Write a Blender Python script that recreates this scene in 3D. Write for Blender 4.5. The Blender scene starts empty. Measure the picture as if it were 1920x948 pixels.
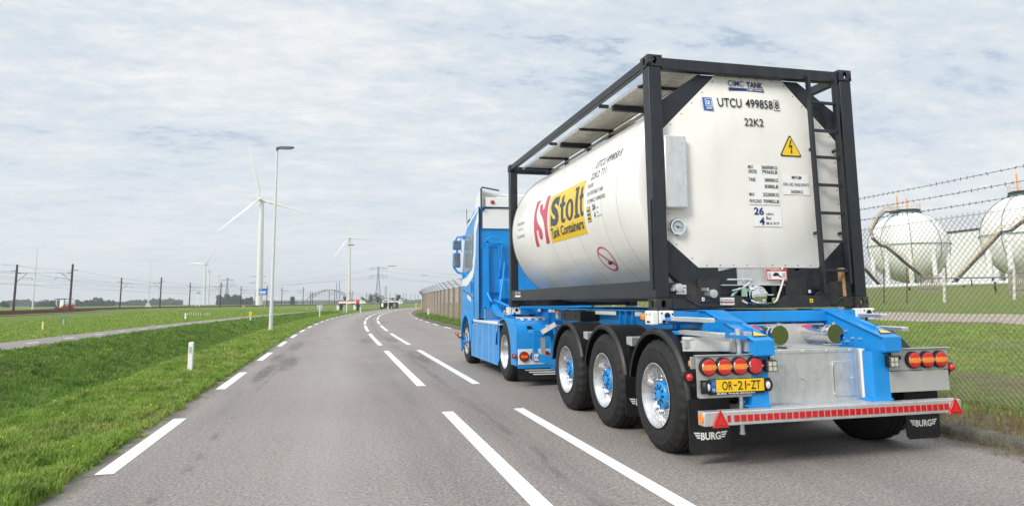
import bpy, bmesh, math, random
import numpy as np
from mathutils import Vector, Matrix, noise
R = math.radians
sc = bpy.context.scene
col = sc.collection
random.seed(7); rng = np.random.default_rng(7)

# ------------------------------------------------------------------ camera
CAM = Vector((-3.0052, -6.2570, 1.4118)); F = 1297.5; CYO = -84.55
YAW, PITCH, ROLL = 0.2452, 0.1344, -0.0092
fw = Vector((math.sin(YAW)*math.cos(PITCH), math.cos(YAW)*math.cos(PITCH), math.sin(PITCH)))
r0 = Vector((math.cos(YAW), -math.sin(YAW), 0)); u0 = r0.cross(fw)
r2 = r0*math.cos(ROLL)+u0*math.sin(ROLL); u2 = u0*math.cos(ROLL)-r0*math.sin(ROLL)
cd = bpy.data.cameras.new('camera'); cam = bpy.data.objects.new('camera', cd); col.objects.link(cam)
cam.matrix_world = Matrix(((r2.x,u2.x,-fw.x,CAM.x),(r2.y,u2.y,-fw.y,CAM.y),(r2.z,u2.z,-fw.z,CAM.z),(0,0,0,1)))
cd.sensor_width = 36; cd.lens = F/1920*36; cd.shift_y = CYO/1920; cd.clip_start = .1; cd.clip_end = 9000
sc.camera = cam

# ------------------------------------------------------------------ light
SUN_EL, SUN_AZ = R(37), R(236)          # azimuth clockwise from +Y: behind the camera, a little left
sc.view_settings.view_transform = 'Standard'; sc.view_settings.look = 'None'
sc.view_settings.gamma = 1; sc.view_settings.use_curve_mapping = False
sc.view_settings.exposure = 0.27
w = bpy.data.worlds.new('World'); sc.world = w; w.use_nodes = True
nt = w.node_tree; N = nt.nodes; Lk = nt.links; N.clear()
def wn(t, **k):
    n = N.new(t)
    for a, b in k.items(): setattr(n, a, b)
    return n
def wmath(op, a, b=None, c=None, clamp=False):
    n = N.new('ShaderNodeMath'); n.operation = op; n.use_clamp = clamp
    for i, v in enumerate((a, b, c)):
        if v is None: continue
        if isinstance(v, (int, float)): n.inputs[i].default_value = v
        else: Lk.new(v, n.inputs[i])
    return n.outputs[0]
sky = wn('ShaderNodeTexSky'); sky.sky_type = 'NISHITA'; sky.sun_disc = False
sky.sun_elevation = SUN_EL; sky.sun_rotation = SUN_AZ
tc = wn('ShaderNodeTexCoord'); sp = wn('ShaderNodeSeparateXYZ'); Lk.new(tc.outputs['Generated'], sp.inputs[0])
zz = wmath('MAXIMUM', sp.outputs[2], 0.0)
den = wmath('ADD', zz, 0.20)
px_ = wmath('DIVIDE', sp.outputs[0], den); py_ = wmath('DIVIDE', sp.outputs[1], den)
cmb = wn('ShaderNodeCombineXYZ'); Lk.new(px_, cmb.inputs[0]); Lk.new(py_, cmb.inputs[1])
def cloud(rot, scl, nscale, det, rough, off):
    mp = wn('ShaderNodeMapping'); mp.inputs['Rotation'].default_value = (0, 0, rot); mp.inputs['Scale'].default_value = scl
    mp.inputs['Location'].default_value = off
    Lk.new(cmb.outputs[0], mp.inputs[0])
    t = wn('ShaderNodeTexNoise'); t.inputs['Scale'].default_value = nscale; t.inputs['Detail'].default_value = det
    t.inputs['Roughness'].default_value = rough; t.inputs['Distortion'].default_value = .25
    Lk.new(mp.outputs[0], t.inputs['Vector']); return t.outputs['Fac']
def wramp(fac, stops):
    r = wn('ShaderNodeValToRGB'); e = r.color_ramp.elements
    while len(e) > 1: e.remove(e[-1])
    e[0].position, e[0].color = stops[0][0], (*stops[0][1], 1)
    for p, c in stops[1:]:
        k = e.new(p); k.color = (*c, 1)
    Lk.new(fac, r.inputs[0]); return r.outputs[0]
def wmix(f, a, b, mode='MIX'):
    m = wn('ShaderNodeMix', data_type='RGBA', blend_type=mode)
    if isinstance(f, (int, float)): m.inputs[0].default_value = f
    else: Lk.new(f, m.inputs[0])
    for i, v in ((6, a), (7, b)):
        if isinstance(v, tuple): m.inputs[i].default_value = (*v, 1)
        else: Lk.new(v, m.inputs[i])
    return m.outputs[2]
c1 = cloud(R(28), (1, 1.5, 1), .9, 9, .55, (3.1, 1.2, 0))       # big sheets
c2 = cloud(R(52), (1, 2.2, 1), 2.4, 12, .68, (7.7, 4.2, 0))      # streaks
c3 = cloud(R(52), (1.0, 1.7, 1), 10.0, 10, .68, (1.3, 9.2, 0))          # small cells
dens = wmath('ADD', wmath('MULTIPLY', c1, .36), wmath('ADD', wmath('MULTIPLY', c2, .36), wmath('MULTIPLY', c3, .28)))
cloudcol = wramp(dens, [(.37, (.44, .53, .645)), (.45, (.53, .60, .68)), (.50, (.595, .65, .70)), (.55, (.68, .71, .735)), (.62, (.79, .795, .79))])
skyd = wn('ShaderNodeVectorMath', operation='SCALE'); Lk.new(sky.outputs[0], skyd.inputs[0]); skyd.inputs[3].default_value = .09
gap = wmath('SUBTRACT', 1.0, wmath('SMOOTH_MIN', wmath('MULTIPLY', wmath('SUBTRACT', dens, .405), 22), 1.0, .2), clamp=True)
mx = wmix(wmath('MULTIPLY', gap, .4), cloudcol, skyd.outputs[0])
# thicker, paler air towards the horizon
hz = wmath('POWER', wmath('SUBTRACT', 1.0, zz, clamp=True), 7.0)
mx = wmix(wmath('MULTIPLY', hz, .95), mx, (.77, .81, .835))
# an overcast sky is brighter overhead than at the horizon
zen = wmath('SMOOTHSTEP' if False else 'MULTIPLY', wmath('MAXIMUM', wmath('SUBTRACT', zz, .45), 0.0), 1.7)
zs = wn('ShaderNodeVectorMath', operation='SCALE'); Lk.new(mx, zs.inputs[0]); Lk.new(wmath('ADD', 1.0, zen), zs.inputs[3])
bg = wn('ShaderNodeBackground'); bg.inputs[1].default_value = 1.0; Lk.new(zs.outputs[0], bg.inputs[0])
wo = wn('ShaderNodeOutputWorld'); Lk.new(bg.outputs[0], wo.inputs[0])
sl = bpy.data.lights.new('sun', 'SUN'); sl.energy = 2.7; sl.angle = R(20); sl.color = (1, .95, .87)
so = bpy.data.objects.new('sun', sl); col.objects.link(so)
sd = Vector((math.sin(SUN_AZ)*math.cos(SUN_EL), math.cos(SUN_AZ)*math.cos(SUN_EL), math.sin(SUN_EL)))
so.rotation_euler = sd.to_track_quat('Z', 'Y').to_euler()

# ------------------------------------------------------------------ helpers
def at(px, py, D):                       # a real point at depth D metres seen through photo pixel
    return CAM + D*(fw + r2*((px-960)/F) - u2*((py-474-CYO)/F))
def gp(px, D, z=0.0):
    p = at(px, 570, D); return Vector((p.x, p.y, z))
def C_(y):                               # centre-line shift of the road bend
    if y < 20: return 0.0
    if y < 200: return (y-20)**2/1280
    return 180**2/1280 + (y-200)*2*180/1280

class NT:
    def __init__(s, name, spec=.5):
        s.m = bpy.data.materials.new(name); s.m.use_nodes = True; s.t = s.m.node_tree
        s.p = s.t.nodes['Principled BSDF']
    def n(s, t, **k):
        n = s.t.nodes.new(t)
        for a, b in k.items(): setattr(n, a, b)
        return n
    def l(s, a, b): s.t.links.new(a, b)
    def setin(s, sock, v):
        if isinstance(v, (int, float)): sock.default_value = v
        elif isinstance(v, tuple): sock.default_value = (*v, 1) if len(v) == 3 and sock.type == 'RGBA' else v
        else: s.l(v, sock)
    def coord(s, kind='Object'):
        return s.n('ShaderNodeTexCoord').outputs[kind]
    def noise(s, scale, det=4, rough=.55, vec=None, stretch=None, dist=0):
        t = s.n('ShaderNodeTexNoise'); t.inputs['Scale'].default_value = scale; t.inputs['Detail'].default_value = det
        t.inputs['Roughness'].default_value = rough; t.inputs['Distortion'].default_value = dist
        v = vec if vec is not None else s.coord()
        if stretch:
            mp = s.n('ShaderNodeMapping'); mp.inputs['Scale'].default_value = stretch; s.l(v, mp.inputs[0]); v = mp.outputs[0]
        s.l(v, t.inputs['Vector']); return t.outputs['Fac']
    def math(s, op, a, b=0.0, clamp=False):
        n = s.n('ShaderNodeMath', operation=op); n.use_clamp = clamp
        s.setin(n.inputs[0], a); s.setin(n.inputs[1], b); return n.outputs[0]
    def ramp(s, fac, stops):
        r = s.n('ShaderNodeValToRGB'); e = r.color_ramp.elements
        while len(e) > 1: e.remove(e[-1])
        f = lambda c: (c, c, c, 1) if isinstance(c, (int, float)) else (*c, 1)
        e[0].position, e[0].color = stops[0][0], f(stops[0][1])
        for p, c in stops[1:]: e.new(p).color = f(c)
        s.l(fac, r.inputs[0]); return r.outputs[0]
    def mix(s, f, a, b, mode='MIX'):
        m = s.n('ShaderNodeMix', data_type='RGBA', blend_type=mode)
        s.setin(m.inputs[0], f); s.setin(m.inputs[6], a); s.setin(m.inputs[7], b); return m.outputs[2]
    def bump(s, h, strength=.3, dist=.01):
        b = s.n('ShaderNodeBump'); b.inputs['Strength'].default_value = strength; b.inputs['Distance'].default_value = dist
        s.l(h, b.inputs['Height']); s.l(b.outputs[0], s.p.inputs['Normal'])
    def out(s, **k):
        for a, v in k.items():
            nm = {'base': 'Base Color', 'rough': 'Roughness', 'metal': 'Metallic', 'coat': 'Coat Weight', 'spec': 'Specular IOR Level',
                  'trans': 'Transmission Weight', 'emis': 'Emission Color', 'emstr': 'Emission Strength', 'coatr': 'Coat Roughness'}[a]
            s.setin(s.p.inputs[nm], v)
        return s.m

def simple(name, base, rough=.5, metal=0.0, coat=0.0, var=.12, vs=3.0, dirt=None, dirtamt=0.0, bump=0.0, bs=60):
    """paint / metal / rubber with a little uneven colour and gloss, plus optional grime of its own"""
    t = NT(name)
    n1 = t.noise(vs, 5, .6)
    dark = tuple(c*(1-var) for c in base); lite = tuple(min(1, c*(1+var)) for c in base)
    c = t.mix(t.ramp(n1, [(.3, 0.0), (.7, 1.0)]), dark, lite)
    r = t.math('ADD', rough-.06, t.math('MULTIPLY', t.noise(vs*4, 6, .65), .12))
    if dirt:
        n2 = t.noise(vs*2.3, 8, .7, stretch=(1, 1, .35))
        mk = t.math('MULTIPLY', t.ramp(n2, [(.48, 0.0), (.72, 1.0)]), dirtamt)
        c = t.mix(mk, c, dirt)
    if bump: t.bump(t.noise(bs, 4, .6), bump, .004)
    return t.out(base=c, rough=r, metal=metal, coat=coat)

M = {}
M['blue'] = simple('blue_paint', (.006, .265, .70), .40, 0, .18, .10, 2.5, (.06, .18, .30), .5)
M['blue_dark'] = simple('blue_frame_paint', (.012, .20, .56), .42, 0, .3, .10, 3, (.05, .09, .13), .35)
M['white'] = simple('white_paint', (.80, .80, .79), .33, 0, .5, .03, 1.5)
M['tank'] = simple('white_tank_cladding', (.86, .853, .83), .34, 0, .12, .02, .8, (.62, .57, .48), .22)
M['endplate'] = simple('white_end_cladding', (.83, .805, .76), .42, 0, .1, .025, 1.2, (.60, .54, .45), .28)
M['frame'] = simple('anthracite_frame_paint', (.012, .016, .023), .45, 0, .06, .12, 4, (.06, .052, .045), .35, .1, 90)
M['frame_dirty'] = simple('grimy_dark_steel', (.022, .023, .025), .55, 0, 0, .25, 6, (.12, .075, .045), .4)
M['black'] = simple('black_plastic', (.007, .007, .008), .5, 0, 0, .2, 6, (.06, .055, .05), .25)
M['rubber'] = simple('tyre_rubber', (.008, .008, .009), .72, 0, 0, .2, 9, (.05, .046, .040), .35, .25, 120)
M['flap'] = simple('rubber_flap', (.008, .008, .009), .55, 0, 0, .2, 5, (.05, .045, .04), .3)
M['alu'] = simple('brushed_aluminium', (.74, .74, .74), .38, .75, 0, .07, 7, (.40, .39, .37), .4)
M['galv'] = simple('galvanised_steel', (.66, .68, .69), .40, .7, 0, .15, 12, (.35, .34, .32), .3)
M['panel'] = simple('pale_grey_panel', (.50, .50, .49), .38, .35, .1, .05, 3, (.36, .34, .31), .3)
M['chrome'] = simple('polished_metal', (.80, .80, .81), .10, 1, 0, .03, 5)
M['rimalu'] = simple('polished_rim', (.70, .70, .71), .27, 1, 0, .05, 10, (.3, .28, .26), .3)
M['grating'] = simple('walkway_aluminium', (.66, .62, .57), .5, .15, 0, .1, 8, (.25, .22, .19), .5)
M['red'] = simple('red_paint', (.62, .025, .02), .3, 0, .3, .05)
M['redlens'] = simple('red_lens', (.55, .010, .014), .16, 0, .8, .12, 30)
M['amber'] = simple('amber_lens', (.85, .24, .008), .18, 0, .8, .08, 30)
M['clear'] = simple('clear_lens', (.72, .74, .76), .12, .3, .8, .15, 40)
M['yellow'] = simple('yellow_film', (.86, .56, .012), .35, 0, .2, .03)
M['plate'] = simple('yellow_plate', (.88, .55, .01), .35, 0, .2, .03)
M['navy'] = simple('navy_ink', (.012, .025, .16), .4)
M['ink'] = simple('black_ink', (.012, .012, .014), .45)
M['logo_red'] = simple('crimson_film', (.60, .035, .085), .35, 0, .2, .03)
M['logo_grey'] = simple('slate_ink', (.030, .05, .072), .4)
M['blue_film'] = simple('blue_film', (.01, .12, .45), .35)
M['paper'] = simple('white_sticker', (.82, .82, .80), .4, 0, .1, .02)
M['film'] = simple('faded_sticker_backing', (.84, .83, .81), .3, 0, .2, .015)
M['stain_band'] = simple('cladding_edge', (.20, .16, .12), .5)
M['tubecap'] = simple('tinted_mirror_cap', (.42, .42, .40), .06, 1)
M['seam'] = simple('seam_sealant', (.46, .42, .36), .6)
M['greendial'] = simple('dial_face', (.42, .48, .48), .2, 0, .6)
M['glass'] = simple('dark_window_glass', (.16, .19, .20), .30, 0, .3, .1)
M['mirror'] = simple('mirror_glass', (.30, .31, .30), .06, 1, 0, .2, 4)
M['rust'] = simple('rusty_steel', (.15, .075, .042), .7, .2, 0, .35, 8, (.06, .035, .025), .5)
M['mast'] = simple('brown_mast_steel', (.060, .036, .030), .7, 0, 0, .25, 3)
M['wire'] = simple('weathered_wire', (.27, .235, .19), .6, .1, 0, .3, 4, (.20, .11, .06), .6)
M['barb'] = simple('dark_wire', (.045, .043, .042), .6, .2)
M['lamp_post'] = simple('white_lamp_post_paint', (.66, .67, .67), .45, 0, 0, .05, 2)
M['lamp_head'] = simple('grey_lamp_head', (.12, .12, .12), .5)
M['turb'] = simple('turbine_white', (.80, .80, .80), .4, 0, 0, .02, .05)
M['pylon'] = simple('pylon_steel', (.20, .23, .26), .5, .3, 0, .1, .2)
M['far_blue'] = simple('chimney_blue', (.08, .20, .42), .6, 0, 0, .1, .1)
M['far_grey'] = simple('far_concrete', (.34, .37, .40), .7, 0, 0, .1, .1)
M['far_white'] = simple('far_white_paint', (.72, .73, .74), .5, 0, 0, .06, .2)
M['sphere'] = simple('white_sphere_paint', (.88, .875, .87), .5, 0, .05, .02, .3, (.76, .72, .67), .3)
M['pipe_green'] = simple('green_pipe_paint', (.04, .13, .10), .5)
M['stair_tan'] = simple('tan_stair_rail', (.62, .49, .33), .5, 0, 0, .08, 1)
M['stringer'] = simple('dark_stringer', (.022, .028, .045), .5)
M['orange'] = simple('orange_paint', (.80, .34, .08), .5)
M['clad'] = simple('white_shed_cladding', (.82, .82, .82), .5, 0, 0, .04, .5)
M['wood'] = simple('pale_grey_post', (.33, .30, .26), .8, 0, 0, .25, 5, (.12, .09, .06), .5)
M['post_conc'] = simple('weathered_fence_post', (.21, .15, .105), .85, 0, 0, .3, 4, (.09, .055, .035), .6, .3, 40)
M['teal'] = simple('teal_paint', (.04, .26, .33), .5)
M['tan_wood'] = simple('pallet_wood', (.42, .25, .13), .8, 0, 0, .25, 10)
M['bark'] = simple('bark', (.07, .05, .035), .9, 0, 0, .3, 2)

# asphalt, uv = (across, along) in metres
t = NT('asphalt'); uv = t.coord('UV')
agg = t.noise(40, 5, .95, uv); agg2 = t.noise(17, 6, .9, uv); big = t.noise(.35, 5, .6, uv); mid = t.noise(2.2, 6, .65, uv)
c = t.mix(t.ramp(agg, [(.40, 0.0), (.60, 1.0)]), (.030, .026, .024), (.57, .50, .455))
c = t.mix(t.math('MULTIPLY', t.ramp(agg2, [(.38, 1.0), (.55, 0.0)]), .6), c, (.095, .088, .084))
c = t.mix(.30, c, t.ramp(big, [(.3, (.16, .143, .134)), (.7, (.29, .26, .243))]))
sx = t.n('ShaderNodeSeparateXYZ'); t.l(uv, sx.inputs[0]); U, V = sx.outputs[0], sx.outputs[1]
def band(u0_, wid, amt, colr, ns=1.2, thr=(.38, .6), stretch=(3, .25, 1)):
    global c
    wob = t.math('MULTIPLY', t.math('SUBTRACT', t.noise(.6, 3, .6, uv, (0.001, 1, 1)), .5), .30)
    d = t.math('ABSOLUTE', t.math('SUBTRACT', t.math('ADD', U, wob), u0_))
    m = t.math('SUBTRACT', 1.0, t.math('DIVIDE', d, wid), True)
    m = t.math('MULTIPLY', t.math('POWER', m, .8), t.ramp(t.noise(ns, 7, .7, uv, stretch), [(thr[0], 0.0), (thr[1], 1.0)]))
    c = t.mix(t.math('MULTIPLY', m, amt), c, colr)
band(-1.16, .34, .55, (.115, .108, .103))            # worn joint between the double lines
band(-1.95, .30, .40, (.13, .12, .115))
band(-3.2, 1.1, .35, (.40, .365, .34), .4, (.35, .75))
band(-1.16, .06, .45, (.075, .07, .068), 2.0, (.45, .6), (1, .6, 1))
band(-4.5, .35, .40, (.12, .115, .112), .8)
band(-3.9, .5, .20, (.14, .135, .13), .5)
band(1.0, 1.6, .35, (.13, .12, .115), .4)
band(-2.35, .45, .35, (.12, .11, .105), .7, (.4, .65))
band(-4.25, .06, .5, (.06, .056, .052), 2.5, (.50, .62), (1, .7, 1))
band(-3.0, .7, .28, (.36, .34, .325), .5, (.3, .7))
band(-5.05, .22, .85, (.10, .085, .06), 3.5, (.35, .55), (1, .6, 1))
band(3.0, .25, .8, (.10, .08, .055), 3.5, (.35, .55), (1, .6, 1))
# dark stain patches with a shape of their own
def stain(u_, v_, a, b, amt):
    global c
    du = t.math('DIVIDE', t.math('SUBTRACT', U, u_), a); dv = t.math('DIVIDE', t.math('SUBTRACT', V, v_), b)
    d = t.math('SQRT', t.math('ADD', t.math('MULTIPLY', du, du), t.math('MULTIPLY', dv, dv)))
    m = t.math('SUBTRACT', 1.0, d, True)
    m = t.math('MULTIPLY', t.math('MULTIPLY', m, 2.2, True), t.ramp(t.noise(5, 6, .75, uv), [(.40, 0.0), (.58, 1.0)]))
    c = t.mix(t.math('MULTIPLY', m, amt), c, (.06, .057, .055))
stain(-4.45, 9.3, .16, 2.4, .85); stain(-4.15, 11.5, .30, 2.6, .8); stain(-4.5, 13.2, .2, 1.8, .7); stain(-4.3, 18.5, .25, 3.0, .5); stain(-1.9, 20.5, .35, 2.2, .6)
stain(-.9, 12.5, .25, 3.2, .8); stain(-.95, 21, .25, 2.5, .6); stain(-3.4, 23, .2, .8, .6); stain(-.3, 45, .4, 4, .5)
t.bump(agg, .5, .006)
M['asphalt'] = t.out(base=c, rough=.88)
t = NT('path_asphalt'); g1 = t.noise(40, 4, .7); g2 = t.noise(.8, 5, .6)
M['path'] = t.out(base=t.mix(.5, t.ramp(g1, [(.3, (.16, .14, .13)), (.7, (.32, .28, .265))]), t.ramp(g2, [(.3, (.19, .17, .16)), (.7, (.28, .25, .235))])), rough=.9)
t = NT('road_paint'); g1 = t.noise(30, 6, .75); g2 = t.noise(110, 3, .7)
c = t.mix(t.ramp(g1, [(.56, 0.0), (.70, .5)]), (.84, .84, .82), (.42, .41, .39))
c = t.mix(t.ramp(g2, [(.6, 0.0), (.75, .35)]), c, (.5, .49, .47)); t.bump(g2, .3, .004)
M['line'] = t.out(base=t.mix(t.ramp(t.noise(1.2, 6, .7), [(.5, 0.0), (.75, .25)]), c, (.55, .53, .5)), rough=.6)

def grass_mat(name, scale=1.0, dry=.35, far=False):
    t = NT(name); co = t.coord()
    a = t.noise(.25*scale, 6, .6, co); b = t.noise(2.6*scale, 7, .7, co); f = t.noise(26*scale, 4, .7, co); g = t.noise(.9*scale, 4, .6, co, (.35, 1, 1))
    c = t.ramp(b, [(.25, (.05, .11, .02)), (.45, (.11, .20, .03)), (.60, (.20, .29, .055)), (.78, (.31, .35, .09))])
    c = t.mix(t.math('MULTIPLY', t.ramp(a, [(.42, 0.0), (.66, 1.0)]), dry), c, (.24, .21, .085))
    c = t.mix(t.math('MULTIPLY', t.ramp(g, [(.5, 0.0), (.68, 1.0)]), dry*.8), c, (.20, .165, .07))
    c = t.mix(t.math('MULTIPLY', t.ramp(f, [(.30, 1.0), (.52, 0.0)]), .55), c, (.022, .045, .010))
    c = t.mix(t.math('MULTIPLY', t.ramp(f, [(.58, 0.0), (.8, 1.0)]), .35), c, (.20, .30, .06))
    vy = t.n('ShaderNodeSeparateXYZ'); t.l(co, vy.inputs[0])
    fr = t.math('DIVIDE', t.math('SUBTRACT', vy.outputs[1], 30.0), 90.0, True)
    olive = t.ramp(t.noise(.12, 8, .72, co, (1, .35, 1)), [(.32, (.085, .13, .04)), (.46, (.16, .20, .06)), (.56, (.12, .19, .045)), (.70, (.24, .23, .10))])
    c = t.mix(t.math('MULTIPLY', fr, .75), c, olive)
    # dirt carried by a mesh attribute
    at_ = t.n('ShaderNodeAttribute'); at_.attribute_name = 'dirt'
    dm = t.math('MULTIPLY', at_.outputs['Fac'], t.ramp(t.noise(3.5, 6, .7, co), [(.30, .45), (.55, 1.0)]))
    c = t.mix(dm, c, t.ramp(t.noise(9, 6, .75, co), [(.3, (.085, .062, .042)), (.55, (.20, .155, .11)), (.75, (.34, .28, .20))]))
    t.bump(t.math('ADD', f, t.math('MULTIPLY', b, 2.0)), .8, .06 if not far else .3)
    return t.out(base=c, rough=.95, spec=.15)
M['ground'] = grass_mat('grass_ground', 1.0, .6)
def blade_mat(name, stops, drycol, dry):
    t = NT(name); co = t.coord()
    a = t.noise(1.6, 8, .75, co); f = t.noise(55, 2, .6, co, (1, 1, .05)); b = t.noise(.55, 7, .72, co)
    c = t.ramp(t.math('ADD', t.math('MULTIPLY', a, .6), t.math('MULTIPLY', f, .4)), stops)
    c = t.mix(t.math('MULTIPLY', t.ramp(t.math('ADD', t.math('MULTIPLY', f, .45), t.math('MULTIPLY', b, .55)), [(.50, 0.0), (.60, 1.0)]), dry), c, drycol)
    m = t.out(base=c, rough=.6, spec=.3)
    tr = t.n('ShaderNodeBsdfTranslucent'); t.l(c, tr.inputs[0]); ms = t.n('ShaderNodeMixShader'); ms.inputs[0].default_value = .35
    t.l(t.p.outputs[0], ms.inputs[1]); t.l(tr.outputs[0], ms.inputs[2]); t.l(ms.outputs[0], t.t.nodes['Material Output'].inputs[0])
    return m
M['blade'] = blade_mat('grass_blades', [(.36, (.042, .095, .018)), (.46, (.105, .21, .034)), (.54, (.20, .33, .055)), (.64, (.36, .44, .12))], (.30, .30, .12), .55)
M['blade_verge'] = blade_mat('verge_grass_blades', [(.36, (.075, .15, .022)), (.46, (.18, .31, .045)), (.54, (.30, .44, .075)), (.64, (.50, .55, .16))], (.48, .40, .20), .6)
M['blade_dry'] = blade_mat('dry_weeds', [(.3, (.10, .07, .035)), (.5, (.22, .16, .08)), (.7, (.38, .30, .17))], (.06, .12, .02), .5)
M['leaf'] = blade_mat('tree_leaves', [(.3, (.018, .05, .014)), (.5, (.035, .085, .022)), (.7, (.07, .13, .04))], (.10, .13, .05), .4)
t = NT('gravel'); g1 = t.noise(6, 6, .8); g2 = t.noise(.7, 4, .6)
M['gravel'] = t.out(base=t.mix(.5, t.ramp(g1, [(.3, (.16, .13, .10)), (.7, (.50, .43, .36))]), t.ramp(g2, [(.3, (.26, .22, .17)), (.7, (.42, .35, .29))])), rough=.95)
t = NT('rail_bank_growth'); g1 = t.noise(.35, 7, .7, None, (1, 1, 3)); g2 = t.noise(3, 5, .7)
M['bank'] = t.out(base=t.mix(.35, t.ramp(g1, [(.35, (.10, .12, .035)), (.5, (.20, .14, .07)), (.65, (.13, .075, .045))]), t.ramp(g2, [(.3, (.05, .05, .02)), (.7, (.30, .24, .13))])), rough=.95)
t = NT('kerb_concrete'); g1 = t.noise(5, 8, .75); g2 = t.noise(40, 4, .7)
c = t.ramp(g1, [(.32, (.035, .034, .022)), (.5, (.085, .078, .058)), (.68, (.20, .18, .15))]); t.bump(g1, .6, .03)
M['kerb'] = t.out(base=t.mix(.3, c, t.ramp(g2, [(.3, (.05, .06, .03)), (.7, (.25, .23, .2))])), rough=.95)

class MB:
    """collects shapes, links them as ONE mesh object"""
    def __init__(s): s.v = []; s.f = []; s.mi = []; s.uv = None
    def add(s, vs, fs, mi=0):
        o = len(s.v); s.v += [tuple(v) for v in vs]
        for f in fs: s.f.append(tuple(i+o for i in f)); s.mi.append(mi)
        return s
    def box(s, x0, x1, y0, y1, z0, z1, mi=0):
        v = [(x, y, z) for x in (x0, x1) for y in (y0, y1) for z in (z0, z1)]
        return s.add(v, [(0,1,3,2),(4,6,7,5),(0,4,5,1),(2,3,7,6),(0,2,6,4),(1,5,7,3)], mi)
    def prism(s, poly, a0, a1, axis='x', mi=0):
        """poly = 2D outline; axis x: (y,z); y: (x,z); z: (x,y)"""
        n = len(poly)
        def mk(p, a): return {'x': (a, p[0], p[1]), 'y': (p[0], a, p[1]), 'z': (p[0], p[1], a)}[axis]
        v = [mk(p, a0) for p in poly]+[mk(p, a1) for p in poly]
        return s.add(v, [tuple(range(n)), tuple(range(2*n-1, n-1, -1))]+[(i, (i+1) % n, n+(i+1) % n, n+i) for i in range(n)], mi)
    def cyl(s, a, b, ra, rb=None, n=12, mi=0, caps=True):
        a = Vector(a); b = Vector(b); rb = ra if rb is None else rb
        d = (b-a).normalized(); q = d.to_track_quat('Z', 'Y')
        e1 = q @ Vector((1,0,0)); e2 = q @ Vector((0,1,0))
        v = [a+ra*(math.cos(2*math.pi*i/n)*e1+math.sin(2*math.pi*i/n)*e2) for i in range(n)]
        v += [b+rb*(math.cos(2*math.pi*i/n)*e1+math.sin(2*math.pi*i/n)*e2) for i in range(n)]
        f = [(i, (i+1) % n, n+(i+1) % n, n+i) for i in range(n)]
        if caps: f += [tuple(range(n-1, -1, -1)), tuple(range(n, 2*n))]
        return s.add(v, f, mi)
    def tube(s, pts, r, n=8, mi=0):
        pts = [Vector(p) for p in pts]; o = len(s.v); k = len(pts)
        ref = None
        for i, p in enumerate(pts):
            d = (pts[min(i+1, k-1)]-pts[max(i-1, 0)]).normalized()
            if ref is None: ref = Vector((0,0,1)) if abs(d.z) < .9 else Vector((1,0,0))
            e1 = d.cross(ref).normalized(); e2 = d.cross(e1).normalized(); 
            rr = r[i] if isinstance(r, (list, tuple)) else r
            for j in range(n):
                a = 2*math.pi*j/n; s.v.append(tuple(p+rr*(math.cos(a)*e1+math.sin(a)*e2)))
        for i in range(k-1):
            for j in range(n):
                s.f.append((o+i*n+j, o+i*n+(j+1) % n, o+(i+1)*n+(j+1) % n, o+(i+1)*n+j)); s.mi.append(mi)
        s.f.append(tuple(o+j for j in range(n))); s.mi.append(mi)
        s.f.append(tuple(o+(k-1)*n+j for j in range(n-1, -1, -1))); s.mi.append(mi)
        return s
    def bar(s, a, b, w, h, mi=0, up=(0,0,1)):
        a = Vector(a); b = Vector(b); d = (b-a).normalized(); u = Vector(up)
        e1 = d.cross(u)
        if e1.length < 1e-4: e1 = d.cross(Vector((1,0,0)))
        e1.normalize(); e2 = e1.cross(d).normalized()
        v = [p+sx_*w/2*e1+sz_*h/2*e2 for p in (a, b) for sx_, sz_ in ((-1,-1),(1,-1),(1,1),(-1,1))]
        return s.add(v, [(0,1,2,3),(7,6,5,4),(0,4,5,1),(1,5,6,2),(2,6,7,3),(3,7,4,0)], mi)
    def lathe(s, prof, c=(0,0,0), axis='x', n=32, mi=0, jag=None):
        """prof: list of (axial, radius); radius 0 closes"""
        o = len(s.v); k = len(prof)
        for i, (a, r) in enumerate(prof):
            for j in range(n):
                an = 2*math.pi*j/n; rr = r
                if jag and i in jag[0]: rr = r-(jag[1] if (j//jag[2]) % 2 else 0)
                p, q_ = rr*math.cos(an), rr*math.sin(an)
                v = {'x': (a, p, q_), 'y': (p, a, q_), 'z': (p, q_, a)}[axis]
                s.v.append((v[0]+c[0], v[1]+c[1], v[2]+c[2]))
        for i in range(k-1):
            for j in range(n):
                s.f.append((o+i*n+j, o+i*n+(j+1) % n, o+(i+1)*n+(j+1) % n, o+(i+1)*n+j)); s.mi.append(mi)
        return s
    def sphere(s, c, r, n=16, m=10, mi=0, sc_=(1,1,1)):
        o = len(s.v)
        for i in range(m+1):
            th = math.pi*i/m
            for j in range(n):
                a = 2*math.pi*j/n
                s.v.append((c[0]+r*sc_[0]*math.sin(th)*math.cos(a), c[1]+r*sc_[1]*math.sin(th)*math.sin(a), c[2]+r*sc_[2]*math.cos(th)))
        for i in range(m):
            for j in range(n):
                s.f.append((o+i*n+j, o+(i+1)*n+j, o+(i+1)*n+(j+1) % n, o+i*n+(j+1) % n)); s.mi.append(mi)
        return s
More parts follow.
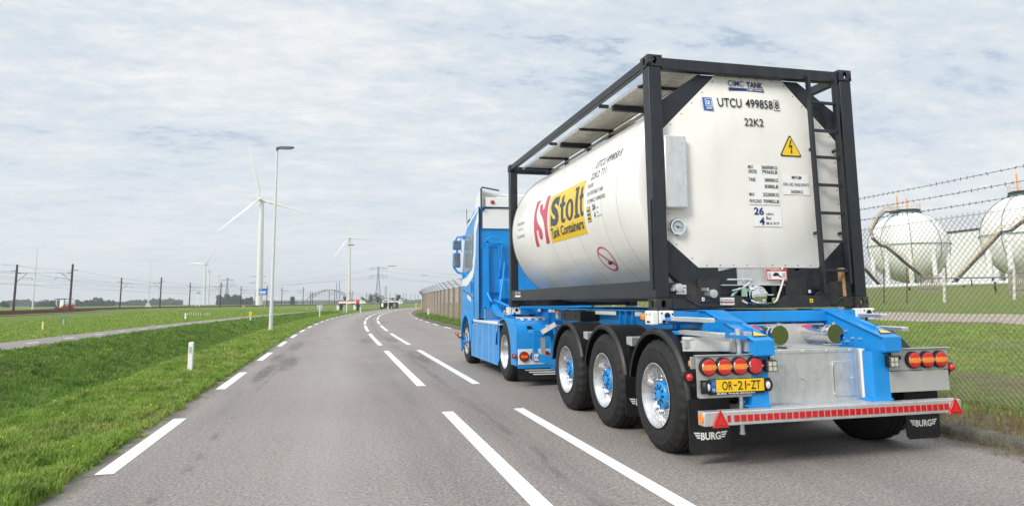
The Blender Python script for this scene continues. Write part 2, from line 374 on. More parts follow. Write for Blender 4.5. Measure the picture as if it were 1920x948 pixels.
    def build(s, name, mats, parent=None, smooth=35, bev=0.0, origin=None):
        me = bpy.data.meshes.new(name)
        org = Vector(origin) if origin is not None else Vector((0,0,0))
        me.from_pydata([tuple(Vector(v)-org) for v in s.v] if origin is not None else s.v, [], s.f)
        if not isinstance(mats, (list, tuple)): mats = [mats]
        for m_ in mats: me.materials.append(m_)
        if len(mats) > 1: me.polygons.foreach_set('material_index', s.mi)
        bm = bmesh.new(); bm.from_mesh(me); bmesh.ops.remove_doubles(bm, verts=bm.verts, dist=1e-5)
        bmesh.ops.recalc_face_normals(bm, faces=bm.faces); bm.to_mesh(me); bm.free()
        if s.uv: pass
        if smooth:
            me.shade_smooth(); me.set_sharp_from_angle(angle=R(smooth))
        o = bpy.data.objects.new(name, me); col.objects.link(o)
        if origin is not None: o.location = org
        if parent is not None: o.parent = parent
        if bev:
            b = o.modifiers.new('bevel', 'BEVEL'); b.width = bev; b.segments = 2; b.limit_method = 'ANGLE'; b.angle_limit = R(40)
        return o
def tag(o, label=None, cat=None, group=None, kind=None):
    if label: o['label'] = label
    if cat: o['category'] = cat
    if group: o['group'] = group
    if kind: o['kind'] = kind
    return o
def empty(name, loc=(0,0,0), label=None, cat=None, group=None):
    o = bpy.data.objects.new(name, None); col.objects.link(o); o.location = loc; o.empty_display_size = .2
    return tag(o, label, cat, group)
def kids(o): return [c_ for c_ in bpy.data.objects if c_.parent == o]
def copy_tree(o, parent=None):
    c_ = o.copy(); col.objects.link(c_)
    if parent is not None: c_.parent = parent
    for ch in kids(o):
        if ch is not c_: copy_tree(ch, c_)
    return c_

# text as flat geometry, mapped into place
_tc = {}
def text_geo(s, bold):
    k = (s, bold)
    if k not in _tc:
        cu = bpy.data.curves.new('t', 'FONT'); cu.body = s; cu.size = 1; cu.offset = bold; cu.resolution_u = 3; cu.fill_mode = 'FRONT'; cu.dimensions = '2D'
        ob = bpy.data.objects.new('t', cu); col.objects.link(ob)
        dg = bpy.context.evaluated_depsgraph_get(); me = bpy.data.meshes.new_from_object(ob.evaluated_get(dg))
        _tc[k] = ([(v.co.x, v.co.y) for v in me.vertices], [tuple(p.vertices) for p in me.polygons])
        bpy.data.objects.remove(ob); bpy.data.curves.remove(cu); bpy.data.meshes.remove(me)
    return _tc[k]
def put2d(mb, vs, fs, mp, mi, cut=None):
    """flat 2D geometry -> mapped; cut = spacing of horizontal slices so that it can follow a curve"""
    if cut:
        bm = bmesh.new(); bv = [bm.verts.new((x, y, 0)) for x, y in vs]
        for f_ in fs:
            try: bm.faces.new([bv[i] for i in f_])
            except ValueError: pass
        ys = [y for _, y in vs]; y = math.floor(min(ys)/cut)*cut+cut
        while y < max(ys):
            bmesh.ops.bisect_plane(bm, geom=bm.verts[:]+bm.edges[:]+bm.faces[:], plane_co=(0, y, 0), plane_no=(0, 1, 0)); y += cut
        bm.verts.index_update()
        vs = [(v.co.x, v.co.y) for v in bm.verts]; fs = [tuple(v.index for v in f_.verts) for f_ in bm.faces]; bm.free()
    mb.add([mp(x, y) for x, y in vs], fs, mi)
def text(mb, s, u0_, v0_, wid, hei, mp, mi=0, bold=0.0, cut=None, shear=0):
    if 'M' in s or 'W' in s: bold = min(bold, .006)
    vs, fs = text_geo(s, bold)
    xs = [a for a, b in vs]; ys = [b for a, b in vs]
    x0, x1, y0, y1 = min(xs), max(xs), min(ys), max(ys)
    k = hei/(y1-y0)
    kx = wid/(x1-x0) if wid else k
    put2d(mb, [(u0_+(a-x0)*kx, v0_+(b-y0)*k) for a, b in vs], fs, mp, mi, cut)
def poly(mb, pts, mp, mi=0, cut=None): put2d(mb, pts, [tuple(range(len(pts)))], mp, mi, cut)
def rect(mb, u0_, v0_, u1_, v1_, mp, mi=0, cut=None): poly(mb, [(u0_, v0_), (u1_, v0_), (u1_, v1_), (u0_, v1_)], mp, mi, cut)
def ring2d(mb, cx, cy, rx, ry, th, mp, mi=0, n=40, cut=None, irx=None, iry=None):
    irx = rx-th if irx is None else irx; iry = ry-th if iry is None else iry
    vs = [(cx+rx*math.cos(2*math.pi*i/n), cy+ry*math.sin(2*math.pi*i/n)) for i in range(n)]+[(cx+irx*math.cos(2*math.pi*i/n), cy+iry*math.sin(2*math.pi*i/n)) for i in range(n)]
    put2d(mb, vs, [(i, (i+1) % n, n+(i+1) % n, n+i) for i in range(n)], mp, mi, cut)
def oval(cx, cy, rx, ry, n=24, a0=0): return [(cx+rx*math.cos(a0+2*math.pi*i/n), cy+ry*math.sin(a0+2*math.pi*i/n)) for i in range(n)]

# ------------------------------------------------------------------ terrain
def lerp_tab(tab, x):
    if x <= tab[0][0]: return tab[0][1]
    for (a, b), (c_, d) in zip(tab, tab[1:]):
        if x <= c_:
            t_ = (x-a)/(c_-a); t_ = t_*t_*(3-2*t_); return b+(d-b)*t_
    return tab[-1][1]
SEC = [(-400, 0), (-15.6, .0), (-13.0, .0), (-12.6, .0), (-9.3, -.80), (-8.6, -.80), (-6.6, .03), (-5.12, .03), (-5.05, -.04), (3.0, -.04), (3.1, .10), (4.5, .14), (8, .16)]
RAMP = [(8, .16), (17, .45), (40, 1.0), (70, 2.0), (112, 3.7), (400, 3.9)]
def ground_z(s_, y):
    x = s_+C_(y)
    if s_ <= 8: z = lerp_tab(SEC, s_)
    else:
        k = 1.0 if y < 150 else max(0.0, 1-(y-150)/90)
        z = .16+(lerp_tab(RAMP, x)-.16)*k
    if not (-5.3 < s_ < 3.2) and abs(s_) < 120:
        a = .05 if s_ < -5.1 and s_ > -12.6 else .03
        if -16 < s_ < -12.6: a = 0
        z += a*noise.noise(Vector((x*.7, y*.7, 0)))+a*.6*noise.noise(Vector((x*2.1, y*2.1, 5)))
    return z
S = [-3500, -1800, -900, -500, -300, -220, -160, -120, -90, -70, -55, -45, -38, -32, -27, -23, -20, -18, -16.5, -15.6, -15.45, -13.05, -12.9]
S += list(np.arange(-12.6, -5.2, .3))+[-5.16, -5.08, -3, 0, 2, 3.02, 3.1]+list(np.arange(3.3, 8, .4))+list(np.arange(8, 20, 1.0))+[23, 27, 32, 38, 45, 55, 65, 75, 85, 95, 105, 115, 130, 160, 200, 260, 350, 500, 900, 1800, 3500]
Y = [-60, -30, -15, -8]+list(np.arange(-5, 40, .5))+list(np.arange(40, 90, 1.5))+list(np.arange(90, 260, 4))+[270, 290, 320, 360, 420, 500, 620, 800, 1100, 1600, 2400, 3600, 5500]
vs = []; dirt = []
for y in Y:
    for s_ in S:
        cy_ = C_(y) if y < 400 else C_(400)
        z = ground_z(s_, y) if y < 400 else (0.0 if abs(s_) > 8 else -.04)
        vs.append((s_+cy_, y, z))
        d = 0.0
        if 3.0 <= s_ < 4.3: d = 1.0 if s_ < 3.9 else .7
        if -5.25 < s_ < -5.0: d = .8
        if s_ > 4.3 and y < 120: d = max(0.0, min(.9, 1.6*noise.noise(Vector((s_*.22+C_(y), y*.10, 4)))+.9*noise.noise(Vector((s_*.7, y*.5, 1)))-.25))
        if s_ < -15.6 and y < 160: d = max(0.0, min(.6, 1.2*noise.noise(Vector((s_*.12, y*.05, 9)))-.15))
        dirt.append(d)
nx = len(S)
fs = [(j*nx+i, j*nx+i+1, (j+1)*nx+i+1, (j+1)*nx+i) for j in range(len(Y)-1) for i in range(nx-1)]
me = bpy.data.meshes.new('ground'); me.from_pydata(vs, [], fs); me.materials.append(M['ground']); me.shade_smooth()
at_ = me.attributes.new('dirt', 'FLOAT', 'POINT'); at_.data.foreach_set('value', dirt)
ground = bpy.data.objects.new('ground', me); col.objects.link(ground); tag(ground, kind='structure')

def strip(name, s0, s1, ys, z, m, uvs=False, ns=1, kind='structure', zf=None, jag=0):
    vs = []; uvl = []
    for y in ys:
        for i in range(ns+1):
            s_ = s0+(s1-s0)*i/ns
            if jag and i in (0, ns): s_ += jag*noise.noise(Vector((y*1.7, i*3.3, 1)))+jag*.6*noise.noise(Vector((y*6, i*3.3, 1)))
            vs.append((s_+C_(y), y, z if zf is None else zf(s_, y)+z)); uvl.append((s_, y))
    k = ns+1
    fs = [(j*k+i, j*k+i+1, (j+1)*k+i+1, (j+1)*k+i) for j in range(len(ys)-1) for i in range(ns)]
    me = bpy.data.meshes.new(name); me.from_pydata(vs, [], fs); me.materials.append(m)
    ul = me.uv_layers.new(name='UVMap')
    for lp in me.loops: ul.data[lp.index].uv = uvl[lp.vertex_index]
    o = bpy.data.objects.new(name, me); col.objects.link(o)
    return tag(o, kind=kind)
YR = list(np.arange(-40, -6, 4.0))+list(np.arange(-6, 60, .25))+list(np.arange(60, 262, 2.0))
strip('road', -5.14, 3.06, YR, 0.0, M['asphalt'], ns=6, jag=.035)
strip('cycle_path', -15.4, -13.1, YR, .03, M['path'], ns=1, jag=.05)
# painted markings, each 4 mm above the asphalt
mk = MB()
def dash(s0, s1, y0, y1, z=.004):
    n = max(1, int((y1-y0)/1.5)); o = []
    for i in range(n):
        a = y0+(y1-y0)*i/n; b = y0+(y1-y0)*(i+1)/n
        mk.add([(s0+C_(a), a, z), (s1+C_(a), a, z), (s1+C_(b), b, z), (s0+C_(b), b, z)], [(0,1,2,3)])
for k in range(-2, 34): dash(-4.96, -4.81, .47+6*k-(0), 3.40+6*k)
for k in range(-1, 16):
    dash(-1.67, -1.52, -6.0+11.85*k, 2.95+11.85*k); dash(-.71, -.57, -6.0+11.85*k, 2.95+11.85*k)
for k in range(2, 30): dash(2.76, 2.88, 1.0+6*k, 4.0+6*k)
dash(2.78, 2.88, 58, 190, .004)
tag(mk.build('road_markings', M['line'], smooth=0), kind='structure')
mk = MB()
for k in range(0, 44): dash(-14.32, -14.20, 2+3.6*k, 3.1+3.6*k, .034)
tag(mk.build('path_markings', M['line'], smooth=0), kind='structure')
# kerb on the right, weathered and uneven
kb = MB(); prev = None
for i, y in enumerate(np.arange(-8, 70, .22)):
    q = [noise.noise(Vector((y*2.3, k_*4.1, 2)))*.016 for k_ in range(4)]
    c_ = C_(y); pts = [(3.045+c_+q[0], y, -.03), (3.055+c_+q[1], y, .085+q[1]*.6), (3.085+c_+q[2], y, .122+q[2]*.7), (3.20+c_+q[3], y, .128+q[3]*.6), (3.22+c_, y, -.03)]
    kb.v += [(a, b, z) for a, b, z in pts]
    if i:
        o = len(kb.v)-10
        for k_ in range(4): kb.f.append((o+k_, o+k_+1, o+5+k_+1, o+5+k_)); kb.mi.append(0)
tag(kb.build('kerb', M['kerb'], smooth=50), kind='structure')
# gravel track across the field on the right
vs = []; n_ = 60
for i in range(n_+1):
    t_ = i/n_; y = -20+150*t_
    for k_, off in enumerate((-2.5, -.5, 1.5, 3.5, 5.5)):
        x = 21.5+off+.0*y+(.9*noise.noise(Vector((y*.25, k_*5.0, 0)))+.5*noise.noise(Vector((y*.8, k_*5.0, 3))) if k_ in (0, 4) else 0)
        vs.append((x, y, ground_z(x-C_(y), y)+(.05 if 0 < k_ < 4 else -.03)))
g = MB(); g.add(vs, [(j*5+i, j*5+i+1, j*5+i+6, j*5+i+5) for j in range(n_) for i in range(4)])
tag(g.build('gravel_track', M['gravel']), kind='structure')
# the railway bank
RT = [(-40, 20), (-48, 45), (-55, 68), (-66, 98), (-81, 127), (-92, 155), (-102, 190), (-104, 230), (-101, 270), (-104, 330), (-105, 420), (-104, 600), (-95, 900)]
fh = Vector((math.sin(YAW), math.cos(YAW), 0)); rh = Vector((math.cos(YAW), -math.sin(YAW), 0))
def cw(lat, dep, z=0.0):
    p = CAM+lat*rh+dep*fh; return Vector((p.x, p.y, z))
RP = []
for i in range(len(RT)-1):
    p0 = RT[max(i-1, 0)]; p1 = RT[i]; p2 = RT[i+1]; p3 = RT[min(i+2, len(RT)-1)]
    for k in range(12):
        t_ = k/12; f4 = lambda a, b, c_, d: .5*((2*b)+(-a+c_)*t_+(2*a-5*b+4*c_-d)*t_**2+(-a+3*b-3*c_+d)*t_**3)
        RP.append(cw(f4(p0[0], p1[0], p2[0], p3[0]), f4(p0[1], p1[1], p2[1], p3[1])))
def rail_off(i, off, z):
    d = (RP[min(i+1, len(RP)-1)]-RP[max(i-1, 0)]).normalized(); n = Vector((d.y, -d.x, 0)); p = RP[i]+n*off
    return (p.x, p.y, z)
def sweep(name, offs, m, kind=None, zj=0):
    mb = MB(); k = len(offs)
    for i in range(len(RP)):
        for j, (o_, z) in enumerate(offs): mb.v.append(rail_off(i, o_, z+(zj*noise.noise(Vector((i*.9, j*3.1, 0))) if 0 < j < k-1 else 0)))
    for i in range(len(RP)-1):
        for j in range(k-1): mb.f.append((i*k+j, i*k+j+1, (i+1)*k+j+1, (i+1)*k+j)); mb.mi.append(0)
    return mb
tag(sweep('b', [(-8, .52), (-5, .60), (0, .60), (5, .60), (6.6, .53)], 0, zj=.10).build('railway_bank', M['bank']), kind='structure')
tag(sweep('b', [(-13, -.1), (-8, .5), (0, .3), (6.5, .5), (11, -.1)], 0).build('bank_slope', M['ground']), kind='structure')
for off, lb in ((4.6, 'near pair of rusty steel rails along the brown grass bank on the left'), (-1.4, 'far pair of rusty steel rails along the brown grass bank on the left')):
    rr = MB()
    for e in (-.72, .72):
        m2 = sweep('r', [(off+e-.05, .60), (off+e-.05, .86), (off+e+.05, .86), (off+e+.05, .60)], 0)
        rr.add(m2.v, m2.f)
    tr = tag(rr.build('railway_track', M['rust'], smooth=0), lb, 'railway track', 'railway tracks on the bank')

# ------------------------------------------------------------------ grass
def blades(name, pts, hts, wid, m, lean=.5):
    n = len(pts); pts = np.asarray(pts); an = rng.uniform(0, 2*np.pi, n); la = rng.uniform(0, 2*np.pi, n)
    hts = np.asarray(hts); wd = wid*rng.uniform(.7, 1.3, n); ln = hts*rng.uniform(.1, lean, n)
    dx = np.cos(an)*wd/2; dy = np.sin(an)*wd/2; lx = np.cos(la)*ln; ly = np.sin(la)*ln
    V_ = np.zeros((n, 5, 3), np.float32)
    V_[:, 0] = pts+np.stack([-dx, -dy, 0*dx-.01], 1); V_[:, 1] = pts+np.stack([dx, dy, 0*dx-.01], 1)
    V_[:, 2] = pts+np.stack([dx*.8+lx*.35, dy*.8+ly*.35, hts*.6], 1); V_[:, 3] = pts+np.stack([-dx*.8+lx*.35, -dy*.8+ly*.35, hts*.6], 1)
    V_[:, 4] = pts+np.stack([lx, ly, hts*(1-.25*ln/np.maximum(hts, .001))], 1)
    me = bpy.data.meshes.new(name); me.vertices.add(n*5); me.vertices.foreach_set('co', V_.ravel())
    b = np.arange(n)*5
    lo = np.stack([b, b+1, b+2, b+3, b+3, b+2, b+4], 1).ravel(); me.loops.add(n*7); me.loops.foreach_set('vertex_index', lo.astype(np.int32))
    st = np.stack([np.arange(n)*7, np.arange(n)*7+4], 1).ravel(); tot = np.tile([4, 3], n)
    me.polygons.add(n*2); me.polygons.foreach_set('loop_start', st.astype(np.int32)); me.polygons.foreach_set('loop_total', tot.astype(np.int32))
    me.update(calc_edges=True); me.materials.append(m)
    o = bpy.data.objects.new(name, me); col.objects.link(o); return o
def height_np(s_, y):                      # same profile, vectorised by table
    return np.array([ground_z(a, b) for a, b in zip(s_, y)])
def scatter(n, s0, s1, y0, y1, power, edge=None):
    """more blades close to the camera"""
    u = rng.random(n); y = y0+(y1-y0)*u**power; s_ = rng.uniform(s0, s1, n)
    return s_, y
def inview(x, y, m=.20):
    dx = x-CAM.x; dy = y-CAM.y; lat = dx*math.cos(YAW)-dy*math.sin(YAW); dep = dx*math.sin(YAW)+dy*math.cos(YAW)
    return (dep > .5) & (np.abs(lat/np.maximum(dep, .01)) < .74+m)
Cv = np.vectorize(C_)
def field(name, n, s0, s1, y0, y1, power, hmin, hmax, wid, m, lab, patch=None, jag=0):
    s_, y = scatter(n, s0, s1, y0, y1, power)
    x = s_+Cv(y); k = inview(x, y)
    s_, y, x = s_[k], y[k], x[k]
    h_ = rng.uniform(hmin, hmax, len(x))
    nz = np.array([noise.noise(Vector((a*1.1, b*1.1, 3))) for a, b in zip(x, y)])
    nz2 = np.array([noise.noise(Vector((a*4.5, b*4.5, 7))) for a, b in zip(x, y)])
    h_ *= np.clip(1+.7*nz+1.5*nz2, .25, 2.6)
    kk = (nz2 > -.28) | (rng.random(len(x)) < .35); s_, y, x, h_ = s_[kk], y[kk], x[kk], h_[kk]
    if jag:
        e = s1+np.array([jag*noise.noise(Vector((0, b*2.2, 8)))+jag*.7*noise.noise(Vector((0, b*7, 8))) for b in y]); kk = s_ < e-.06
        kk |= rng.random(len(kk)) < 0
        s_, y, x, h_ = s_[kk], y[kk], x[kk], h_[kk]
    if patch is not None:
        kk = patch(x, y); s_, y, x, h_ = s_[kk], y[kk], x[kk], h_[kk]
    z = height_np(s_, y)
    o = blades(name, np.stack([x, y, z], 1), h_, wid, m, .9)
    return tag(o, lab, 'grass', kind='stuff')
field('grass', 145000, -7.0, -5.0, -2, 14, 1.35, .03, .085, .011, M['blade_verge'], 'short yellow-green grass on the near verge beside the edge dashes', jag=.16)
field('grass', 50000, -7.2, -5.0, 13, 50, 1.2, .04, .10, .024, M['blade_verge'], 'yellow-green verge grass farther along the road edge', jag=.16)
field('grass', 60000, -12.9, -7.0, 2, 16, 1.2, .04, .12, .016, M['blade'], 'lush dark green grass in the near part of the ditch')
field('grass', 110000, -12.95, -7.0, 15, 46, 1.1, .05, .13, .026, M['blade'], 'green grass of the ditch between the road and the cycle path')
field('grass', 36000, -12.95, -7.0, 44, 125, 1.0, .05, .14, .06, M['blade'], 'green ditch grass farther along, past the tall lamp post')
field('grass', 26000, -7.2, -5.05, 48, 125, 1.0, .04, .11, .06, M['blade_verge'], 'yellow-green verge grass in the far bend', jag=.12)
field('grass', 40000, -70, -15.5, 60, 170, 1.0, .05, .16, .10, M['blade_verge'], 'rough grass of the field near the railway bank')
field('grass', 60000, -34, -15.5, 14, 70, 1.0, .03, .10, .04, M['blade_verge'], 'green grass between the cycle path and the railway bank')
field('grass', 150000, 3.7, 19, -4, 22, 1.0, .02, .07, .013, M['blade_verge'], 'mown green grass behind the wire fence on the right',
      patch=lambda x, y: (rng.random(len(x)) < np.clip((x-3.6)/1.4, .05, 1)) & (rng.random(len(x)) > np.array([2.2*max(0.0, 1.6*noise.noise(Vector((a*.22, b*.10, 4)))+.9*noise.noise(Vector((a*.7, b*.5, 1)))-.15) for a, b in zip(x, y)])))
field('dry_grass', 16000, 3.12, 4.7, -3, 60, 2.0, .02, .09, .010, M['blade_dry'], 'dry brown weeds between the kerb and the wire fence')
field('dry_grass', 14000, 2.72, 3.07, -3, 10, 1.0, .01, .05, .008, M['blade_dry'], 'brown plant litter gathered along the foot of the kerb')
field('weeds', 14000, 3.25, 4.6, 24, 70, 1.0, .05, .22, .03, M['blade'], 'green weeds at the foot of the fence beyond the lorry')
# small yellow flowers in the verge
fl = MB()
for k in range(170):
    s_ = random.uniform(-8, -5.3); y = random.uniform(0, 26)
    x = s_+C_(y); z = ground_z(s_, y)+random.uniform(.05, .10)
    fl.sphere((x, y, z), random.uniform(.008, .014), 5, 3)
tag(fl.build('wild_flowers', simple('flower_yellow', (.85, .62, .03), .6)), 'tiny yellow flowers scattered through the near verge', 'flowers', kind='stuff')

# ------------------------------------------------------------------ the wire fence on the right
SF = 4.42
fence = empty('wire_fence', (SF, 2.9, 0), 'tall chain-link fence with brown posts and barbed wire along the right kerb', 'fence')
mesh_mb = MB(); FT = 2.40
def fp(y, z, off=0.0): return Vector((SF+C_(y)+off, y, z))
def wire(a, b, r, mb):
    mb.cyl(a, b, r, n=3, caps=False)
fy = [-4.9, -1.7]+[2.95+3.0*k for k in range(38)]
p0_ = Vector((SF, 2.9, 0))
for a, b in zip(fy, fy[1:]):
    L_ = b-a; H0, H1 = .16, FT; H_ = H1-H0
    near = b < 6; pit = .078 if near else (.10 if 24 < b < 70 else .3); rw = .0033 if near else (.0036 if b < 70 else .012)
    n = int((L_+H_)/pit)+1
    for fam in (0, 1):
        for i in range(n):
            u_ = -H_+i*pit+(noise.noise(Vector((i*.7, fam*9, a)))*.006)
            t0, t1 = max(0, -u_), min(H_, L_-u_)
            if t1-t0 < .02: continue
            y0_, y1_ = (a+u_+t0, a+u_+t1); z0, z1 = H0+t0, H0+t1
            if fam: z0, z1 = H1-t0, H1-t1
            wire(fp(y0_, z0, .004*fam), fp(y1_, z1, .004*fam), rw, mesh_mb)
    if near:   # twisted ends along the top
        for i in range(int(L_/.078)):
            y_ = a+.078*i+.02; wire(fp(y_, FT-.01), fp(y_+.016, FT+.035), .0024, mesh_mb); wire(fp(y_+.03, FT-.01), fp(y_+.014, FT+.035), .0024, mesh_mb)
    for z in (FT, 1.25, .2): wire(fp(a, z, -.006), fp(b, z, -.006), .003, mesh_mb)
mesh_mb.build('mesh_panel', M['wire'], fence, smooth=0)
bw = MB()
for (dx, z) in ((-.44, 2.80), (-.30, 2.67), (-.16, 2.54)):
    for a, b in zip(fy, fy[1:]):
        for k in range(4):
            ya, yb = a+(b-a)*k/4, a+(b-a)*(k+1)/4
            sg = lambda u_: -.03*4*((u_-a)/(b-a))*(1-(u_-a)/(b-a))
            rw_ = .0035 if b < 7 else (.006 if b < 40 else .012)
            wire(fp(ya, z+sg(ya), dx), fp(yb, z+sg(yb), dx), rw_, bw)
        if b < 7:
            y_ = a
            while y_ < b:
                for q in range(2):
                    an = random.uniform(0, 6.28); v_ = Vector((math.cos(an)*.6, .35, math.sin(an)))*.022; p = fp(y_, z+sg(y_), dx); wire(p-v_, p+v_, .0026, bw)
                y_ += .085
bw.build('barbed_wire', M['barb'], fence, smooth=0)
post0 = None
for k, y in enumerate(fy):
    c_ = Vector((SF+C_(y)+.03, y, 0))
    big_ = y > 24
    wv = .075 if big_ else .045
    pm = MB().box(-wv, wv, -wv, wv, -.1, 2.42).build('post', M['post_conc'] if big_ else M['galv'], None, smooth=0, bev=.008)
    pm.location = c_; pm.parent = fence
    am = MB().bar((0, 0, 2.40), (-.47, 0, 2.86), .035, .035).build('extension_arm', M['barb'], pm, smooth=0)
# parts are modelled in world axes, so bring them under the fence's base
for ch in kids(fence): ch.location = ch.location-Vector((SF, 2.9, 0))

# ------------------------------------------------------------------ the tank container
K = 1.313                                   # height of the container's underside above the road
ct = empty('tank_container', (1.219, 3.03, K), 'white tank container in a dark grey frame standing on the blue trailer', 'tank container')
OC = Vector((1.219, 3.03, K))
def cpart(mb, name, mats, parent=None, **k):
    o = mb.build(name, mats, None, **k)
    if parent is None: o.location = o.location-OC; o.parent = ct
    else: o.parent = parent
    return o
W_, L_, H_ = 2.438, 6.058, 2.591
TZ = K+H_
def casting(x, y, z, sx, sy, sz):
    """corner casting with real oval holes; sx.. = outward signs"""
    m = MB(); w2, l2, h2 = .081, .089, .059
    cx, cy, cz = x-sx*w2, y-sy*l2, z-sz*h2
    th = .028
    def face(axis, sign, hw, hh, rx, ry):
        n = 24; outer = []
        for i in range(n):
            a = 2*math.pi*i/n; c_, s_ = math.cos(a), math.sin(a); k = 1/max(abs(c_)/hw, abs(s_)/hh); outer.append((c_*k, s_*k))
        # push nearest samples to the corners
        for qx in (-hw, hw):
            for qy in (-hh, hh):
                j = min(range(n), key=lambda i: (outer[i][0]-qx)**2+(outer[i][1]-qy)**2); outer[j] = (qx, qy)
        inner = [(rx*math.cos(2*math.pi*i/n), ry*math.sin(2*math.pi*i/n)) for i in range(n)]
        def P_(u_, v_, d):
            if axis == 'y': return (cx+u_, cy+sign*(l2-d), cz+v_)
            if axis == 'x': return (cx+sign*(w2-d), cy+u_, cz+v_)
            return (cx+u_, cy+v_, cz+sign*(h2-d))
        vs = [P_(*p, 0) for p in outer]+[P_(*p, 0) for p in inner]+[P_(*p, th) for p in inner]
        f = [(i, (i+1) % n, n+(i+1) % n, n+i) for i in range(n)]+[(n+i, n+(i+1) % n, 2*n+(i+1) % n, 2*n+i) for i in range(n)]
        m.add(vs, f)
    face('y', sy, w2, h2, .025, .040); face('x', sx, l2, h2, .025, .040); face('z', sz, w2, l2, .032, .060)
    for ax in 'xyz':
        if ax == 'x': m.add([(cx-sx*w2, cy+a*l2, cz+b*h2) for a, b in ((-1,-1),(1,-1),(1,1),(-1,1))], [(0,1,2,3)])
        if ax == 'y': m.add([(cx+a*w2, cy-sy*l2, cz+b*h2) for a, b in ((-1,-1),(1,-1),(1,1),(-1,1))], [(0,1,2,3)])
        if ax == 'z': m.add([(cx+a*w2, cy+b*l2, cz-sz*h2) for a, b in ((-1,-1),(1,-1),(1,1),(-1,1))], [(0,1,2,3)])
    return cpart(m, 'corner_casting', M['frame'] if sz > 0 else M['frame_dirty'], smooth=30)
for x, sx_ in ((0, -1), (W_, 1)):
    for y, sy_ in ((0, -1), (L_, 1)):
        for z, sz_ in ((K, -1), (TZ, 1)): casting(x, y, z, sx_, sy_, sz_)
for x0 in (.008, W_-.148):
    for y0, y1 in ((.008, .150), (L_-.150, L_-.008)):
        m = MB().box(x0, x0+.14, y0, y1, K+.119, TZ-.119)
        if y0 < 1: m.bar((x0+(-.001 if x0 < 1 else .141), .055, K+.2), (x0+(-.001 if x0 < 1 else .141), .055, K+1.1), .012, .03)
        cpart(m, 'corner_post', M['frame'], bev=.012)
# top and bottom rails
for x0 in (.012, W_-.082):
    cpart(MB().box(x0, x0+.070, .179, L_-.179, TZ-.105, TZ-.012), 'top_side_rail', M['frame'], bev=.008)
    b = MB().box(x0, x0+.012, .16, L_-.16, K+.125, K+.29).box(x0, x0+.07, .16, L_-.16, K+.278, K+.290).box(x0, x0+.07, .16, L_-.16, K+.118, K+.130)
    cpart(b, 'bottom_side_rail', M['frame'], bev=.003)
for y0 in (.014, L_-.094):
    cpart(MB().box(.163, W_-.163, y0, y0+.08, TZ-.145, TZ-.02), 'top_end_rail', M['frame'], bev=.008)
# rear bottom rail, cranked down under the valve
b = MB()
ry = .02
out_ = [(.163, K+.012), (.163, K+.115), (.32, K+.115), (.34, K+.135), (.93, K+.135), (1.07, K+.045), (1.32, K+.045), (1.46, K+.135), (2.05, K+.135), (2.12, K+.115), (W_-.163, K+.115), (W_-.163, K+.012)]
b.prism(out_, ry, ry+.10, 'y')
b.prism([(.163, K+.118), (.163, K+.27), (.40, K+.27), (.56, K+.138), (.55, K+.118)], ry+.02, ry+.035, 'y')
b.prism([(W_-.163, K+.118), (W_-.163, K+.28), (W_-.42, K+.28), (W_-.62, K+.138)], ry+.02, ry+.035, 'y')
b.prism([(.46, K+.03), (.32, K+.11), (.34, K+.118), (.50, K+.04)], ry-.012, ry-.002, 'y')
b.prism([(2.02, K+.03), (2.16, K+.11), (2.14, K+.118), (1.98, K+.04)], ry-.012, ry-.002, 'y')
b.box(.48, .86, ry-.010, ry-.002, K+.030, K+.036); b.box(.48, .86, ry-.010, ry-.002, K+.075, K+.081)
cpart(b, 'bottom_end_rail', M['frame_dirty'], bev=.004, smooth=0)
cpart(MB().box(.163, W_-.163, L_-.11, L_-.02, K+.015, K+.14), 'bottom_end_rail', M['frame_dirty'], bev=.004)
# barrel
TC = (1.219, 2.605); TR = 1.208
prof = [(.30, .0), (.302, .55), (.315, .95), (.34, 1.12), (.375, TR-.01), (.40, TR)]
seams = [.95, 1.42, 2.35, 2.95, 3.55, 4.55]
prof += [(s_, TR) for s_ in seams]
prof += [(5.76, TR), (5.785, TR-.008), (5.80, TR-.03), (5.815, TR-.12), (5.84, TR-.55), (5.86, .3), (5.87, .0)]
bar = MB().lathe(prof, (TC[0], 0, TC[1]), 'y', 128)
barrel = cpart(bar, 'tank_barrel', M['tank'], smooth=40)
for s_ in seams: MB().lathe([(s_-.004, TR-.004), (s_-.004, TR+.0012), (s_+.004, TR+.0012), (s_+.004, TR-.004), (s_-.004, TR-.004)], (TC[0], 0, TC[1]), 'y', 128).build('cladding_seam', M['seam'], barrel)
cpart(MB().lathe([(5.765, TR+.006), (5.785, TR+.006), (5.785, TR-.012), (5.765, TR-.012), (5.765, TR+.006)], (TC[0], 0, TC[1]), 'y', 96), 'cladding_band', M['stain_band'])
# ring plates that carry the barrel: octagonal collar between barrel and frame
for y0, y1 in ((.10, .20),):
    for sx_ in (-1, 1):
        X = lambda a: 1.219+sx_*a
        cpart(MB().prism([(X(1.056), 3.44), (X(1.056), 3.10), (X(.36), 3.74), (X(.36), TZ-.145), (X(.60), TZ-.145)], y0, y1, 'y'), 'collar_plate', M['frame'], smooth=0, bev=.004)
        cpart(MB().prism([(X(1.056), 2.06), (X(1.056), 1.72), (X(.80), 1.47), (X(.26), 1.448), (X(.26), 1.74), (X(.46), 1.70)], y0, y1, 'y'), 'collar_plate', M['frame'], smooth=0, bev=.004)
# white octagonal end cladding with a row of rivets
oc = [(.185, 3.15), (.185, 2.02), (.525, 1.735), (1.925, 1.735), (2.255, 2.03), (2.255, 3.12), (1.60, 3.785), (.835, 3.785)]
m = MB()
